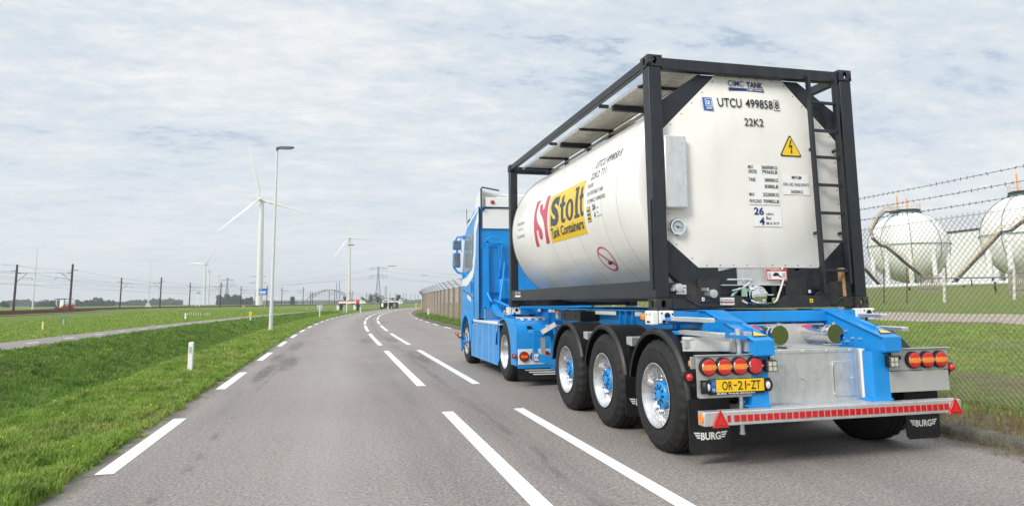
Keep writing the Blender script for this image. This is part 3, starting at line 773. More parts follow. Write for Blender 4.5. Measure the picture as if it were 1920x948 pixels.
# the panel bulges slightly where the dished end presses behind it
cx_, cz_ = 1.219, 2.70
rings = [(1.0, 0), (.985, -.010), (.93, -.012)]
pts = []
nn = 96
def oct_r(a):
    best = 9
    for (x0, z0), (x1, z1) in zip(oc, oc[1:]+oc[:1]):
        dx, dz = math.cos(a), math.sin(a); ex, ez = x1-x0, z1-z0; d = dx*ez-dz*ex
        if abs(d) < 1e-9: continue
        t_ = ((x0-cx_)*ez-(z0-cz_)*ex)/d; u_ = ((x0-cx_)*dz-(z0-cz_)*dx)/d
        if t_ > 0 and -.001 <= u_ <= 1.001: best = min(best, t_)
    return best
angs = sorted([2*math.pi*i/nn for i in range(nn)]+[math.atan2(z-cz_, x-cx_) % (2*math.pi) for x, z in oc])
for k_, yy in ((1.0, .150), (1.0, .100), (.995, .098)):
    pts.append([(cx_+math.cos(a)*oct_r(a)*k_, yy, cz_+math.sin(a)*oct_r(a)*k_) for a in angs])
for rr_, yy in ((.94, .094), (.86, .060), (.5, .044), (.02, .038)):
    pts.append([(cx_+math.cos(a)*min(rr_, oct_r(a)*.985), yy, cz_+math.sin(a)*min(rr_, oct_r(a)*.985)-.03*0) for a in angs])
n = len(angs); vs = [p for r_ in pts for p in r_]
m.add(vs, [(r_*n+i, r_*n+(i+1) % n, (r_+1)*n+(i+1) % n, (r_+1)*n+i) for r_ in range(len(pts)-1) for i in range(n)]+[tuple((len(pts)-1)*n+i for i in range(n))])
endp = cpart(m, 'end_cladding', M['endplate'], smooth=25)
m = MB()
for (x0, z0), (x1, z1) in zip(oc, oc[1:]+oc[:1]):
    ln = math.hypot(x1-x0, z1-z0); k_ = max(2, int(ln/.155))
    for i in range(k_):
        t_ = (i+.5)/k_; x = x0+(x1-x0)*t_; z = z0+(z1-z0)*t_; nx_, nz_ = cx_-x, cz_-z; q = math.hypot(nx_, nz_); m.cyl((x+nx_/q*.028, .100, z+nz_/q*.028), (x+nx_/q*.028, .093, z+nz_/q*.028), .006, n=6)
m.build('rivets', M['black'], endp)
# lettering on the end
def endy(x, z):
    r_ = math.hypot(x-cx_, z-cz_)
    for (r0_, y0_), (r1_, y1_) in zip([(0, .038), (.5, .044), (.86, .060), (.94, .094)], [(.5, .044), (.86, .060), (.94, .094), (9, .098)]):
        if r_ <= r1_: return y0_+(y1_-y0_)*min(1, (r_-r0_)/max(min(r1_, 1.2)-r0_, .01))
    return .098
def mpl(off, cut=False):
    def f_(x, z):
        X, Z = -3.005+(x+3.005)*1.0115, 1.41+(z-1.41)*1.0115
        return (X, endy(X, Z)-off, Z)
    return f_
mpR, mpR2, mpE = mpl(.007), mpl(.010), mpl(.010)
lt = MB()      # 0 ink 1 navy 2 backing 3 yellow 4 blue 5 white
rect(lt, 1.055, 2.375, 1.415, 2.795, mpR, 2); rect(lt, 1.46, 2.49, 1.79, 2.71, mpR, 2); rect(lt, 1.09, 2.15, 1.43, 2.35, mpR, 2)
text(lt, 'CIMC', .915, 3.635, .185, .062, mpE, 1, .035); text(lt, 'TANK', 1.135, 3.630, .195, .062, mpE, 1, .035)
rect(lt, .92, 3.585, 1.335, 3.618, mpE, 1); text(lt, 'CIMC ENRIC', 1.13, 3.592, .19, .019, mpl(.013), 5, .03)
rect(lt, .605, 3.345, .712, 3.49, mpl(.012), 4)
mq = mpl(.017)
for a, b, c_, d in ((.630, 3.388, .70, 3.393), (.630, 3.472, .70, 3.477), (.630, 3.388, .635, 3.477), (.695, 3.388, .70, 3.477)): rect(lt, a, b, c_, d, mq, 5)
text(lt, 'L', .642, 3.41, .018, .055, mq, 5, .01); text(lt, 'R', .658, 3.402, .030, .055, mq, 5, .01)
for k_ in range(3): rect(lt, .633, 3.357+k_*.009, .695, 3.361+k_*.009, mq, 5)
mU = mpl(.010); mU2 = mpl(.006)
text(lt, 'UTCU', .765, 3.392, .275, .098, mU, 0, .012); text(lt, '499858', 1.085, 3.398, .325, .094, mU, 0, .012)
text(lt, '8', 1.437, 3.402, .045, .084, mU, 0, .012)
rect(lt, 1.425, 3.388, 1.497, 3.502, mU2, 2)
for a, b, c_, d in ((1.424, 3.386, 1.498, 3.390), (1.424, 3.500, 1.498, 3.504), (1.424, 3.386, 1.428, 3.504), (1.494, 3.386, 1.498, 3.504)): rect(lt, a, b, c_, d, mU, 0)
text(lt, '22K2', 1.055, 3.20, .225, .082, mU, 0, .010)
for s1, s2, z in (('MAX', '36000KG', 2.748), ('GROSS', '79365LB', 2.700), ('TARE', '3800KG', 2.615), ('', '8380LB', 2.548), ('MAX', '32200KG', 2.462), ('PAYLOAD', '70985LB', 2.392)):
    if s1: text(lt, s1, 1.063, z, .0195*len(s1), .037, mpR2, 0, .014)
    wv = .0265*len(s2); text(lt, s2, 1.405-wv, z, wv, .037, mpR2, 0, .014)
text(lt, 'MPGM', 1.575, 2.655, .115, .034, mpR2, 0, .006); text(lt, 'ON UIC RAILWAYS', 1.465, 2.58, .315, .034, mpR2, 0, .006); text(lt, '36000KG', 1.555, 2.505, .145, .034, mpR2, 0, .006)
text(lt, '26', 1.105, 2.268, .115, .078, mpR2, 1, .03); text(lt, '4', 1.165, 2.165, .058, .078, mpR2, 1, .03)
text(lt, 'cbm', 1.245, 2.268, .085, .027, mpR2, 0, .005); text(lt, 'Bar', 1.245, 2.222, .062, .030, mpR2, 0, .005); text(lt, 'M.A.W.P', 1.245, 2.170, .150, .027, mpR2, 0, .005)
def rtri(x0, x1, zb, xa, zt, k_):   # slightly rounded triangle
    P_ = [(x0, zb), (x1, zb), (xa, zt)]; cxx = sum(p[0] for p in P_)/3; czz = sum(p[1] for p in P_)/3
    P_ = [(cxx+(a-cxx)*k_, czz+(b-czz)*k_) for a, b in P_]; o = []
    for i in range(3):
        p, q, r_ = P_[i-1], P_[i], P_[(i+1) % 3]
        o += [(q[0]+(p[0]-q[0])*.07, q[1]+(p[1]-q[1])*.07), (q[0]+(r_[0]-q[0])*.07, q[1]+(r_[1]-q[1])*.07)]
    return o
poly(lt, rtri(1.450, 1.722, 2.895, 1.586, 3.135, 1.0), mpR, 0); poly(lt, rtri(1.450, 1.722, 2.895, 1.586, 3.135, .86), mpR2, 3)
mB = mpl(.013)
poly(lt, [(1.588, 3.075), (1.603, 3.078), (1.580, 3.010), (1.607, 3.018), (1.594, 2.945), (1.603, 2.948), (1.589, 2.922), (1.577, 2.950), (1.586, 2.948), (1.592, 2.998), (1.562, 2.990)], mB, 0)
cpart(lt, 'lettering', [M['ink'], M['navy'], M['film'], M['yellow'], M['blue_film'], M['paper']], smooth=0)
# stainless document box, gauge
m = MB().box(.150, .392, -.005, .098, 2.325, 3.065)
db = cpart(m, 'document_box', M['alu'], bev=.012)
m = MB()
for x, z in ((.165, 3.05), (.378, 3.05), (.165, 2.34), (.378, 2.34), (.378, 2.70)): m.cyl((x, -.004, z), (x, -.012, z), .007, n=8)
m.box(.335, .362, -.008, -.004, 2.97, 3.00); m.build('screws', M['galv'], db)
gz = 2.14; gx = .292
ga = cpart(MB().lathe([(.095, .088), (.055, .088), (.045, .080), (.045, .066), (.060, .064)], (gx, 0, gz), 'y', 40), 'gauge', M['chrome'])
MB().cyl((gx, .062, gz), (gx, .058, gz), .066, n=32).build('dial', M['greendial'], ga)
g = MB()
for k_ in range(11):
    a = R(225-27*k_); g.bar((gx+.045*math.cos(a), .056, gz+.045*math.sin(a)), (gx+.058*math.cos(a), .056, gz+.058*math.sin(a)), .004, .002)
g.bar((gx-.03, .055, gz+.012), (gx+.045, .055, gz-.012), .006, .002); g.cyl((gx, .058, gz), (gx, .050, gz), .010, n=10); g.build('dial_marks', M['ink'], ga)
# ladder
m = MB()
m.bar((1.868, -.012, 3.80), (1.895, -.012, 1.47), .030, .055, up=(0, 1, 0)); m.bar((2.200, -.012, 3.78), (2.215, -.012, 1.56), .030, .055, up=(0, 1, 0))
for z in (3.51, 3.20, 2.91, 2.61, 2.31, 2.01, 1.705): m.bar((1.875, -.012, z), (2.21, -.012, z-.004), .030, .030)
for z in (3.79, 3.0, 2.1, 1.52):
    m.bar((1.885, -.0, z), (1.885, .10, z), .02, .03); m.bar((2.205, 0, z), (2.205, .10, z), .02, .03)
lad = cpart(m, 'ladder', M['frame'], smooth=0, bev=.003)
# stainless recess and valve below the end cladding
m = MB().box(.755, 1.485, .115, .135, 1.56, 1.735).box(.755, 1.485, .06, .115, 1.552, 1.562)
cpart(m, 'recess_panel', M['alu'], smooth=0)
cpart(MB().box(.755, 1.485, .30, .32, 1.36, 1.56).box(.50, .752, .085, .098, 1.45, 1.62).box(1.50, 1.76, .085, .098, 1.45, 1.62), 'recess_back', M['frame_dirty'], smooth=0)
va = cpart(MB().lathe([(.28, .0), (.28, .060), (.06, .060), (.06, .095), (.035, .095), (.03, .088), (.0, .088), (-.005, .06), (-.01, .0)], (1.14, 0, 1.455), 'y', 24), 'outlet_valve', M['chrome'])
m = MB()
for k_ in range(6):
    a = R(60*k_+15); m.cyl((1.14+.078*math.cos(a), .05, 1.455+.078*math.sin(a)), (1.14+.078*math.cos(a), -.018, 1.455+.078*math.sin(a)), .010, n=6)
m.box(1.085, 1.195, -.03, -.005, 1.44, 1.465); m.tube([(1.06, .02, 1.40), (1.09, -.02, 1.375), (1.19, -.02, 1.375), (1.22, .02, 1.40)], .007, 6); m.build('clamp', M['galv'], va)
m = MB().cyl((1.09, .08, 1.50), (1.075, .08, 1.60), .026, n=12).cyl((1.04, .08, 1.595), (1.11, .08, 1.605), .020, n=10)
m.tube([(1.075, .05, 1.615), (.95, .05, 1.612), (.80, .03, 1.612)], .010, 6); m.tube([(1.06, .05, 1.58), (.98, .05, 1.525), (.85, .03, 1.50)], .009, 6); m.tube([(1.2, .05, 1.455), (1.33, .04, 1.455)], .007, 6)
m.build('lever', M['galv'], va)
MB().tube([(1.055, .06, 1.50), (.95, .06, 1.52), (.88, .05, 1.47), (.82, .05, 1.40)], .014, 8).box(.97, 1.02, .03, .06, 1.44, 1.53).build('pilot_hose', simple('pale_green_hose', (.30, .45, .36), .5), va)
cpart(MB().tube([(1.485, .09, 1.735), (1.475, .06, 1.62), (1.41, .04, 1.50), (1.35, .02, 1.40), (1.30, .01, 1.372), (1.0, .01, 1.372), (.95, .02, 1.40)], .011, 8), 'seal_cable', simple('cream_hose', (.62, .58, .50), .5))
for gx_ in (.23, .60):
    cpart(MB().lathe([(.20, .035), (.0, .035), (-.0, .042), (-.05, .042), (-.055, .0)], (gx_, 0, 1.53-(gx_-.23)*.16), 'y', 14).box(gx_-.06, gx_-.045, -.03, .1, 1.50, 1.53), 'steam_pipe_cap', M['galv'])
# stickers
st = MB()    # 0 paper 1 red 2 ink 3 yellow
mS = lambda yy: (lambda a, b: (a, yy, b))
rect(st, 1.27, 1.603, 1.515, 1.718, mS(.057), 1); rect(st, 1.282, 1.615, 1.503, 1.695, mS(.055), 0); text(st, 'IMPORTANT', 1.32, 1.701, .13, .012, mS(.054), 0, .02)
for k_ in range(4): rect(st, 1.29, 1.628+k_*.015, 1.325, 1.633+k_*.015, mS(.053), 2); rect(st, 1.455, 1.628+k_*.015, 1.495, 1.633+k_*.015, mS(.053), 2)
poly(st, [(1.34, 1.66), (1.37, 1.685), (1.41, 1.68), (1.42, 1.655), (1.45, 1.64), (1.44, 1.63), (1.40, 1.65), (1.36, 1.645)], mS(.053), 2)
st.prism([(1.27, 1.60), (1.27, 1.72), (1.515, 1.72), (1.515, 1.60)], .060, .062, 'y', 0)
def sticker(x0, z0, x1, z1, y_, lines, mi):
    rect(st, x0, z0, x1, z1, mS(y_), 0); hh = (z1-z0)/(len(lines)+.6)
    for k_, l_ in enumerate(lines): text(st, l_, x0+.008, z1-hh*(k_+1)-.002, min((x1-x0)-.016, .5), hh*.62, mS(y_-.002), mi, .015)
sticker(.235, K+.155, .345, K+.245, .036, ['STEAM', 'OUTLET'], 2); sticker(.70, K+.045, .86, K+.118, .016, ['STEAM MAX', '4 BAR'], 1); sticker(.50, K+.086, .53, K+.122, .016, ['.'], 2)
rect(st, 1.735, K+.06, 1.775, K+.10, mS(.016), 3); text(st, '*', 1.745, K+.066, .02, .022, mS(.014), 2, .02)
sticker(1.74, K+.16, 1.77, K+.19, .034, ['o'], 2)
cpart(st, 'stickers', [M['paper'], M['red'], M['ink'], M['yellow']], smooth=0)
# tan wooden chock wedged beside the ladder foot
cpart(MB().box(2.165, 2.20, .03, .12, K+.12, K+.42), 'document_stick', M['tan_wood'], bev=.004)
# roof walkway
m = MB()
zz0 = TZ-.075
for k_ in range(11):
    x = .265+k_*.043; m.box(x, x+.030, .10, 5.92, zz0, zz0+.028)
for k_ in range(118): m.box(.265, .725, .11+k_*.0495, .118+k_*.0495, zz0+.002, zz0+.024)
walk = cpart(m, 'walkway', M['grating'], smooth=0)
m = MB().box(.250, .262, .10, 5.92, zz0-.012, zz0+.036).box(.728, .740, .10, 5.92, zz0-.012, zz0+.036); m.build('edge_strip', M['galv'], walk, smooth=0)
for y in (.75, 1.55, 2.75, 3.65, 4.75, 5.7):
    thick = y in (1.55, 3.65)
    m = MB()
    if thick: m.box(.262, .728, y, y+.06, zz0-.075, zz0-.004).box(.082, .20, y, y+.04, zz0-.05, zz0-.01)
    else: m.box(.24, .75, y, y+.03, zz0-.035, zz0-.004)
    m.box(.70, .76, y, y+.06, zz0-.13, zz0-.004)
    cpart(m, 'walkway_bracket', M['frame'], smooth=0)
m = MB()   # manhole housing and spill box on the tank's crown
m.box(.78, 1.60, 2.2, 3.3, 3.80, 3.875); cpart(m, 'spill_box', M['grating'], bev=.01)
m = MB().bar((.74, .25, 3.69), (.74, 5.7, 3.69), .04, .03).bar((.72, .5, 3.755), (.72, 5.6, 3.755), .05, .02, 0)
cpart(m, 'walkway_rail', M['tan_wood'] if False else M['grating'], smooth=0)
# side lettering wrapped on the barrel
def mpB(off):
    def f_(u_, z):                                   # u runs towards the rear of the lorry
        r_ = TR+off; d = max(-1, min(1, (z-TC[1])/r_)); return (TC[0]-math.sqrt(max(0, r_*r_-(z-TC[1])**2)), -u_, z)
    return f_
a1, a2, a3 = mpB(.003), mpB(.005), mpB(.007)
sd_ = MB()    # 0 ink 1 navy 2 yellow 3 red 4 grey 5 white
cut = .06
def stxt(s, y, z, wid, hei, mi=0, bold=.0): text(sd_, s, -y, z, wid, hei, a1, mi, bold, cut)
stxt('UTCU', 1.80, 3.050, .33, .098); stxt('499858', 1.43, 3.050, .36, .098); stxt('8', 1.03, 3.050, .045, .098)
stxt('22K2', 1.85, 2.915, .28, .085); stxt('T11', 1.52, 2.915, .17, .085)
stxt('RID/ADR', 1.90, 2.815, .19, .050, 0, 0); stxt('UN PORTABLE TANK', 1.90, 2.715, .55, .050, 0, 0); stxt('TC IMPACT APPROVED', 1.90, 2.615, .62, .050, 0, 0)
stxt('26', 1.72, 2.515, .11, .075, 1, .03); stxt('4', 1.68, 2.415, .05, .075, 1, .03); stxt('cbm', 1.58, 2.52, .07, .025, 0, 0); stxt('Bar', 1.58, 2.465, .06, .025, 0, 0); stxt('M.A.W.P', 1.58, 2.415, .14, .025, 0, 0)
rect(sd_, -1.915, 2.385, -1.795, 2.575, a1, 0, cut); rect(sd_, -1.905, 2.393, -1.805, 2.567, a2, 2, cut)
for k_ in range(3): rect(sd_, -1.895, 2.415+k_*.05, -1.815, 2.44+k_*.05, a3, 4, cut)
stxt('Produits alimentaires', 5.42, 2.725, .46, .040, 0, 0); stxt('Foodstuff only', 5.36, 2.615, .33, .040, 0, 0); stxt('Nur f\u00fcr Lebensmittel', 5.42, 2.505, .46, .040, 0, 0)
rect(sd_, -5.42, 2.712, -4.96, 2.716, a1, 0, cut); rect(sd_, -5.42, 2.492, -4.96, 2.496, a1, 0, cut)
# the company panel: yellow field, slab-serif word, small serif line, crimson emblem
ly0, ly1, lz0, lz1 = 3.53, 2.03, 2.262, 2.958
rect(sd_, -ly0, lz0, -ly1, lz1, a1, 2, cut)
Wd = ly0-ly1; Hd = lz1-lz0
def LG(x, y): return (-ly0+x*Wd, lz0+y*Hd)
def lpoly(pts, mi=4, m_=a2): poly(sd_, [LG(*p) for p in pts], m_, mi, cut)
def lrect(x0, y0, x1, y1): lpoly([(x0, y0), (x1, y0), (x1, y1), (x0, y1)])
B0, XH, CH = .335, .745, .925
text(sd_, 'S', LG(.055, 0)[0], LG(0, B0-.012)[1], .265*Wd, (CH-B0+.02)*Hd, a2, 4, .05, cut)
lrect(.055, B0-.005, .085, B0+.15); lrect(.275, CH-.15, .305, CH+.005)          # S slabs
lrect(.385, B0+.06, .455, .86); lpoly([(.385, .86), (.455, .86), (.455, .90)]); lrect(.345, XH-.085, .505, XH-.005)   # t
lpoly([(.385, B0+.06), (.40, B0+.01), (.44, B0-.01), (.49, B0), (.515, B0+.04), (.505, B0+.075), (.47, B0+.06), (.455, B0+.08)])
cxo, cyo_ = .635, (B0+XH)/2
ring2d(sd_, *LG(cxo, cyo_), .110*Wd, .215*Hd, .0, a2, 4, 40, cut, irx=.042*Wd, iry=.150*Hd)
lrect(.790, B0+.02, .858, CH); lrect(.757, B0-.005, .893, B0+.055); lpoly([(.757, CH-.055), (.79, CH-.055), (.79, CH), (.757, CH)])   # l
lrect(.920, B0+.06, .985-.02, .86); lpoly([(.920, .86), (.965, .86), (.965, .90)]); lrect(.900, XH-.085, .995, XH-.005)
lpoly([(.920, B0+.06), (.930, B0+.01), (.95, B0-.01), (.985, B0), (.998, B0+.04), (.992, B0+.075), (.975, B0+.06), (.965, B0+.08)])
tx = .045
text(sd_, 'Tank', LG(.035, 0)[0], LG(0, .095)[1], .265*Wd, .20*Hd, a2, 4, .03, cut); text(sd_, 'Containers', LG(.335, 0)[0], LG(0, .095)[1], .63*Wd, .20*Hd, a2, 4, .03, cut)
for x, w_ in ((.062, .09), (.375+.0, .0)): 
    if w_: lrect(x, .085, x+w_, .105)
# emblem: crimson field cut by a white S that runs out of its top and bottom
ey0, ey1, ez0, ez1 = 4.36, 3.62, 2.27, 2.995
def EM(px, py):
    u_ = (px-112)/198; top = 375-(px-115)*.508; bot = 885-(px-115)*.311
    return (-ey0+u_*(ey0-ey1), ez0+(bot-py)/(bot-top)*(ez1-ez0))
for pl in ([(115, 375), (178, 345), (160, 385), (150, 430), (145, 480), (145, 530), (160, 580), (178, 615), (200, 640), (222, 670), (231, 700), (230, 745), (222, 778), (205, 795), (190, 785), (182, 750), (177, 690), (150, 694), (155, 873), (115, 885)],
           [(270, 292), (312, 275), (308, 550), (305, 822), (258, 838), (266, 780), (270, 700), (269, 640), (260, 580), (246, 545), (225, 515), (203, 490), (190, 455), (185, 420), (192, 395), (208, 385), (222, 395), (230, 425), (230, 457), (258, 440), (264, 370)]):
    poly(sd_, [EM(*p) for p in pl], a2, 3, cut)
# forbidden sign
ncx, ncz = -1.80, 1.925
ring2d(sd_, ncx, ncz, .215, .150, .022, a2, 3, 48, .03); ring2d(sd_, ncx, ncz, .193, .128, .193, a1, 5, 48, .03, irx=.001, iry=.001)
poly(sd_, [(ncx-.155, ncz+.075), (ncx-.135, ncz+.095), (ncx+.155, ncz-.075), (ncx+.135, ncz-.095)], a3, 3, .03)
poly(sd_, [(ncx-.02, ncz-.045), (ncx+.02, ncz-.02), (ncx+.10, ncz-.03), (ncx+.16, ncz-.05), (ncx+.08, ncz-.06), (ncx+.03, ncz-.075), (ncx-.06, ncz-.06)], a2, 0, .03)
lt2 = sd_.build('barrel_lettering', [M['ink'], M['navy'], M['yellow'], M['logo_red'], M['logo_grey'], M['tank']], barrel, smooth=0)
m = MB(); mF = lambda u_, z: (.008, -u_, z)
text(m, 'CIMC TANK', -5.62, K+.225, .38, .04, mF, 0, .02); rect(m, -5.62, K+.175, -5.24, K+.205, mF, 0)
cpart(m, 'rail_lettering', [M['paper']], smooth=0)
# heating tubes and underside
m = MB()
for x in (.55, 1.9): m.cyl((x, .3, K+.22), (x, 5.7, K+.22), .035, n=8)
for y in (1.2, 3.0, 4.8): m.box(.1, 2.34, y, y+.08, K+.14, K+.24)
cpart(m, 'underframe', M['frame_dirty'], smooth=30)

# ------------------------------------------------------------------ wheels
def make_wheel(kind, text_on=True):
    """a wheel about its own centre, outer face towards -x"""
    w_ = .385 if kind == 'trailer' else .32
    rt = empty('wheel'); dual = kind == 'dual'
    ro = .523 if kind == 'trailer' else .515
    if dual: w_ = .62; kind = 'drive'
    prof = [(.030, .300), (.012, .318), (.006, .350), (.003, .395), (.006, .425), (.004, .440), (.016, .465), (.024, .482), (.040, .502), (.050, ro-.010), (.062, ro-.002),
            (.066, ro), (.118, ro+.002), (.122, ro-.014), (.130, ro-.014), (.134, ro+.002), (.182, ro+.003), (.186, ro-.014), (.194, ro-.014), (.198, ro+.003),
            (w_-.13, ro+.002), (w_-.126, ro-.014), (w_-.118, ro-.014), (w_-.114, ro+.002), (w_-.066, ro), (w_-.045, .502), (w_-.015, .46), (w_-.005, .39), (w_-.02, .31), (w_-.05, .295)]
    m = MB().lathe(prof, n=120, jag=((7, 8, 9, 10, 11), .012, 2))
    ty = m.build('tyre', M['rubber'], rt, smooth=28)
    if text_on:
        lm = MB()
        def arc(r_, a0):
            return lambda u_, v_: (-.001, (r_+v_)*math.cos(a0+u_/r_)*1, (r_+v_)*math.sin(a0+u_/r_))
        for a0 in (R(115), R(295)):
            # letters run clockwise as seen from outside (-x)
            f_ = lambda u_, v_, a=a0: (.0015, -(.375+v_)*math.cos(a-u_/.375), (.375+v_)*math.sin(a-u_/.375))
            text(lm, 'BRIDGESTONE', 0, 0, .42, .040, f_, 0, .02)
        for q in (.452, .412):
            pass
        lm.build('sidewall_lettering', M['tyre_text'], rt, smooth=0)
    if kind == 'trailer':
        pr = [(.020, .300), (.008, .304), (.004, .298), (.012, .288), (.035, .280), (.060, .268), (.105, .258), (.130, .245), (.134, .215), (.118, .208), (.105, .200), (.100, .140), (.130, .135), (.20, .13)]
    elif kind == 'drive':
        pr = [(.020, .300), (.006, .304), (.004, .296), (.014, .286), (.045, .276), (.120, .262), (.175, .235), (.195, .20), (.198, .15), (.19, .12), (.25, .11)]
    else:
        pr = [(.020, .300), (.006, .304), (.004, .296), (.014, .286), (.030, .276), (.050, .255), (.035, .215), (.012, .195), (.008, .145), (.03, .125), (.10, .11)]
    rim = MB().lathe(pr, n=64); nx_ = {'trailer': .100, 'drive': .197, 'steer': .010}[kind]
    for k in range(10):
        a = R(36*k+8); y, z = .170*math.cos(a), .170*math.sin(a)
        rim.cyl((nx_+.003, y, z), (nx_-.020, y, z), .020, n=10); rim.cyl((nx_-.018, y, z), (nx_-.050, y, z), .0165, .013, n=8)
    if kind == 'trailer':
        for k in range(10):       # hand holes
            a = R(36*k+26); rim.cyl((nx_-.0, .222*math.cos(a), .222*math.sin(a)), (nx_+.02, .222*math.cos(a), .222*math.sin(a)), .004, n=6)
    rim.build('rim', M['rimalu'], rt, smooth=30)
    hx = {'trailer': .045, 'drive': .09, 'steer': -.035}[kind]
    hb = MB().lathe([(.19, .128), (hx+.03, .126), (hx+.012, .118), (hx+.006, .108)], n=40)
    # ten spokes standing proud of a dark recess
    hb.lathe([(hx+.006, .108), (hx+.002, .060)], n=40)
    hb.lathe([(hx+.02, .052), (hx-.004, .050), (hx-.010, .040), (hx-.011, .0)], n=24)
    hub_ = hb.build('hub', M['blue'], rt, smooth=40)
    sl2 = MB()
    for k in range(10):
        a = R(36*k); c_, s_ = math.cos(a), math.sin(a)
        sl2.bar(Vector((hx+.002, .064*c_, .064*s_)), Vector((hx+.003, .100*c_, .100*s_)), .018, .006, up=(1, 0, 0))
    sl2.build('hub_slots', M['black'], rt, smooth=0)
    # brake drum and disc behind
    MB().lathe([(.125, .0), (.125, .21), (.30, .21), (.30, .0)], n=24).build('brake', M['black'], rt)
    return rt
M['tyre_text'] = simple('tyre_lettering', (.030, .030, .031), .5)

# ------------------------------------------------------------------ the blue container trailer
tl = empty('container_trailer', (1.219, 1.4, 0), 'blue three-axle container trailer with chrome wheels, rear lights and yellow plate under the tank', 'trailer')
OT = Vector((1.219, 1.4, 0))
def tpart(mb, name, mats, parent=None, **k):
    o = mb.build(name, mats, None, **k)
    if parent is None: o.location = o.location-OT; o.parent = tl
    else: o.parent = parent
    return o
AX = (0.0, 1.36, 2.69)
w0 = make_wheel('trailer'); bpy.context.view_layer.update()
first = True
for y in AX:
    for side in (-1, 1):
        ww = w0 if first else copy_tree(w0); first = False
        ww.parent = tl
        ww.location = Vector((-.055 if side < 0 else 2.493, y, .515))-OT
        ww.rotation_euler = (R(17*y+40), 0, 0) if side < 0 else (R(30*y), 0, math.pi)
for y in AX:
    tpart(MB().cyl((.2, y, .52), (2.24, y, .52), .065, n=14).box(.58, .70, y-.12, y+.35, .46, .62).box(1.74, 1.86, y-.12, y+.35, .46, .62).cyl((.64, y+.28, .40), (.64, y+.28, .75), .11, n=12).cyl((1.80, y+.28, .40), (1.80, y+.28, .75), .11, n=12), 'axle', M['black'])
# main rails: deep web over the bogie, slim gooseneck in front
def rail(x):
    m = MB(); z1 = K-.018
    prof = [(-.72, z1-.14), (-.05, z1), (7.3, z1), (7.3, z1-.14), (5.6, z1-.16), (4.9, .86), (-.3, .86), (-.72, .95)]
    m.prism(prof, x-.006, x+.006, 'x')
    m.bar((x, -.05, z1-.006), (x, 7.3, z1-.006), .13, .014); m.bar((x, 7.3, z1-.145), (x, 5.6, z1-.165), .13, .014); m.bar((x, 5.6, z1-.165), (x, 4.9, .86), .13, .014); m.bar((x, 4.9, .86), (x, -.3, .86), .13, .014)
    for y in (.3, .62, .70, 1.75, 1.95, 2.15, 3.4, 3.6, 4.4, 5.3):
        m.box(x-.055, x-.006, y, y+.02, .87, z1-.012)
    return m
for x in (.57, 1.868): tpart(rail(x), 'frame_rail', M['blue'], smooth=0)
# the two box gussets that run down behind the container, with their legs
def gusset(x0, x1):
    z1 = K-.012
    m = MB()
    pr = [(.30, z1), (-.12, z1), (-.90, 1.058), (-.90, .94), (-.62, .925), (.30, .925)]
    m.prism(pr, x0, x0+.012, 'x'); m.prism(pr, x1-.012, x1, 'x')
    m.bar((.5*(x0+x1), .30, z1+.004), (.5*(x0+x1), -.125, z1+.004), x1-x0+.05, .010)
    m.bar((.5*(x0+x1), -.118, z1+.003), (.5*(x0+x1), -.905, 1.061), x1-x0+.05, .010)
    m.box(x0-.02, x1+.02, -.912, -.900, .935, 1.062); m.box(x0, x1, -.90, -.30, .925, .935)
    m.box(x0-.012, x0, -.14, -.126, .94, 1.26); m.box(x0-.012, x0, -.32, -.306, .94, 1.16)
    return m
gl = []
for x0, x1 in ((.475, .635), (1.795, 1.945)):
    o = tpart(gusset(x0, x1), 'rear_gusset', M['blue'], smooth=0, bev=.003); gl.append(o)
    b = MB()
    xi = x0-.013 if x0 > 1 else x1+.001
    for y, z in ((-.42, 1.10), (-.36, 1.03), (-.42, 1.00), (-.60, 1.035), (-.50, 1.035)): b.cyl((x0, y, z), (x0-.02, y, z), .011, n=6)
    b.build('bolts', M['galv'], o)
    s_ = MB(); xc = (x0+x1)/2; sl_n = (K-.012-1.058)/.78
    def gz_(y): return K-.012-(-.12-y)*sl_n+.0125
    poly(s_, [(-.075, 0), (.075, 0), (0, .125)], lambda a, b, xc=xc: (xc+a+.015, -.84+b*1.0, gz_(-.84+b)+.003), 0); poly(s_, [(-.060, .009), (.060, .009), (0, .109)], lambda a, b, xc=xc: (xc+a+.015, -.84+b, gz_(-.84+b)+.006), 1)
    s_.build('warning_triangle', [M['ink'], M['yellow']], o, smooth=0)
for x0, x1 in ((.46, .62), (1.70, 1.875)):
    m = MB().box(x0, x0+.012, -.84, -.715, .43, .935).box(x0+.011, x1, -.842, -.828, .43, .935).box(x1-.01, x1, -.84, -.715, .43, .935).box(x0-.04, x1+.02, -.843, -.70, .497, .515)
    tpart(m, 'bumper_leg', M['blue'], smooth=0, bev=.003)
# cross members
m = MB().box(.02, W_-.02, .0, .16, 1.175, K-.018).box(.60, 1.84, -.16, -.08, 1.19, K-.018).box(.635, .90, -.10, -.09, 1.10, 1.19)
tpart(m, 'rear_bolster', M['blue'], smooth=0, bev=.004)
tpart(MB().box(.02, W_-.02, 5.90, 6.06, 1.18, K-.018), 'front_bolster', M['blue'], smooth=0)
for y in (.7, 2.0, 3.3, 4.4, 5.3): tpart(MB().box(.578, 1.860, y+.025, y+.1, 1.08, K-.06), 'cross_member', M['blue'], smooth=0)
tpart(MB().box(.45, 2.0, 6.3, 7.6, 1.12, 1.18).cyl((1.219, 6.9, .98), (1.219, 6.9, 1.12), .05, n=12), 'coupler_plate', M['black'], smooth=0)
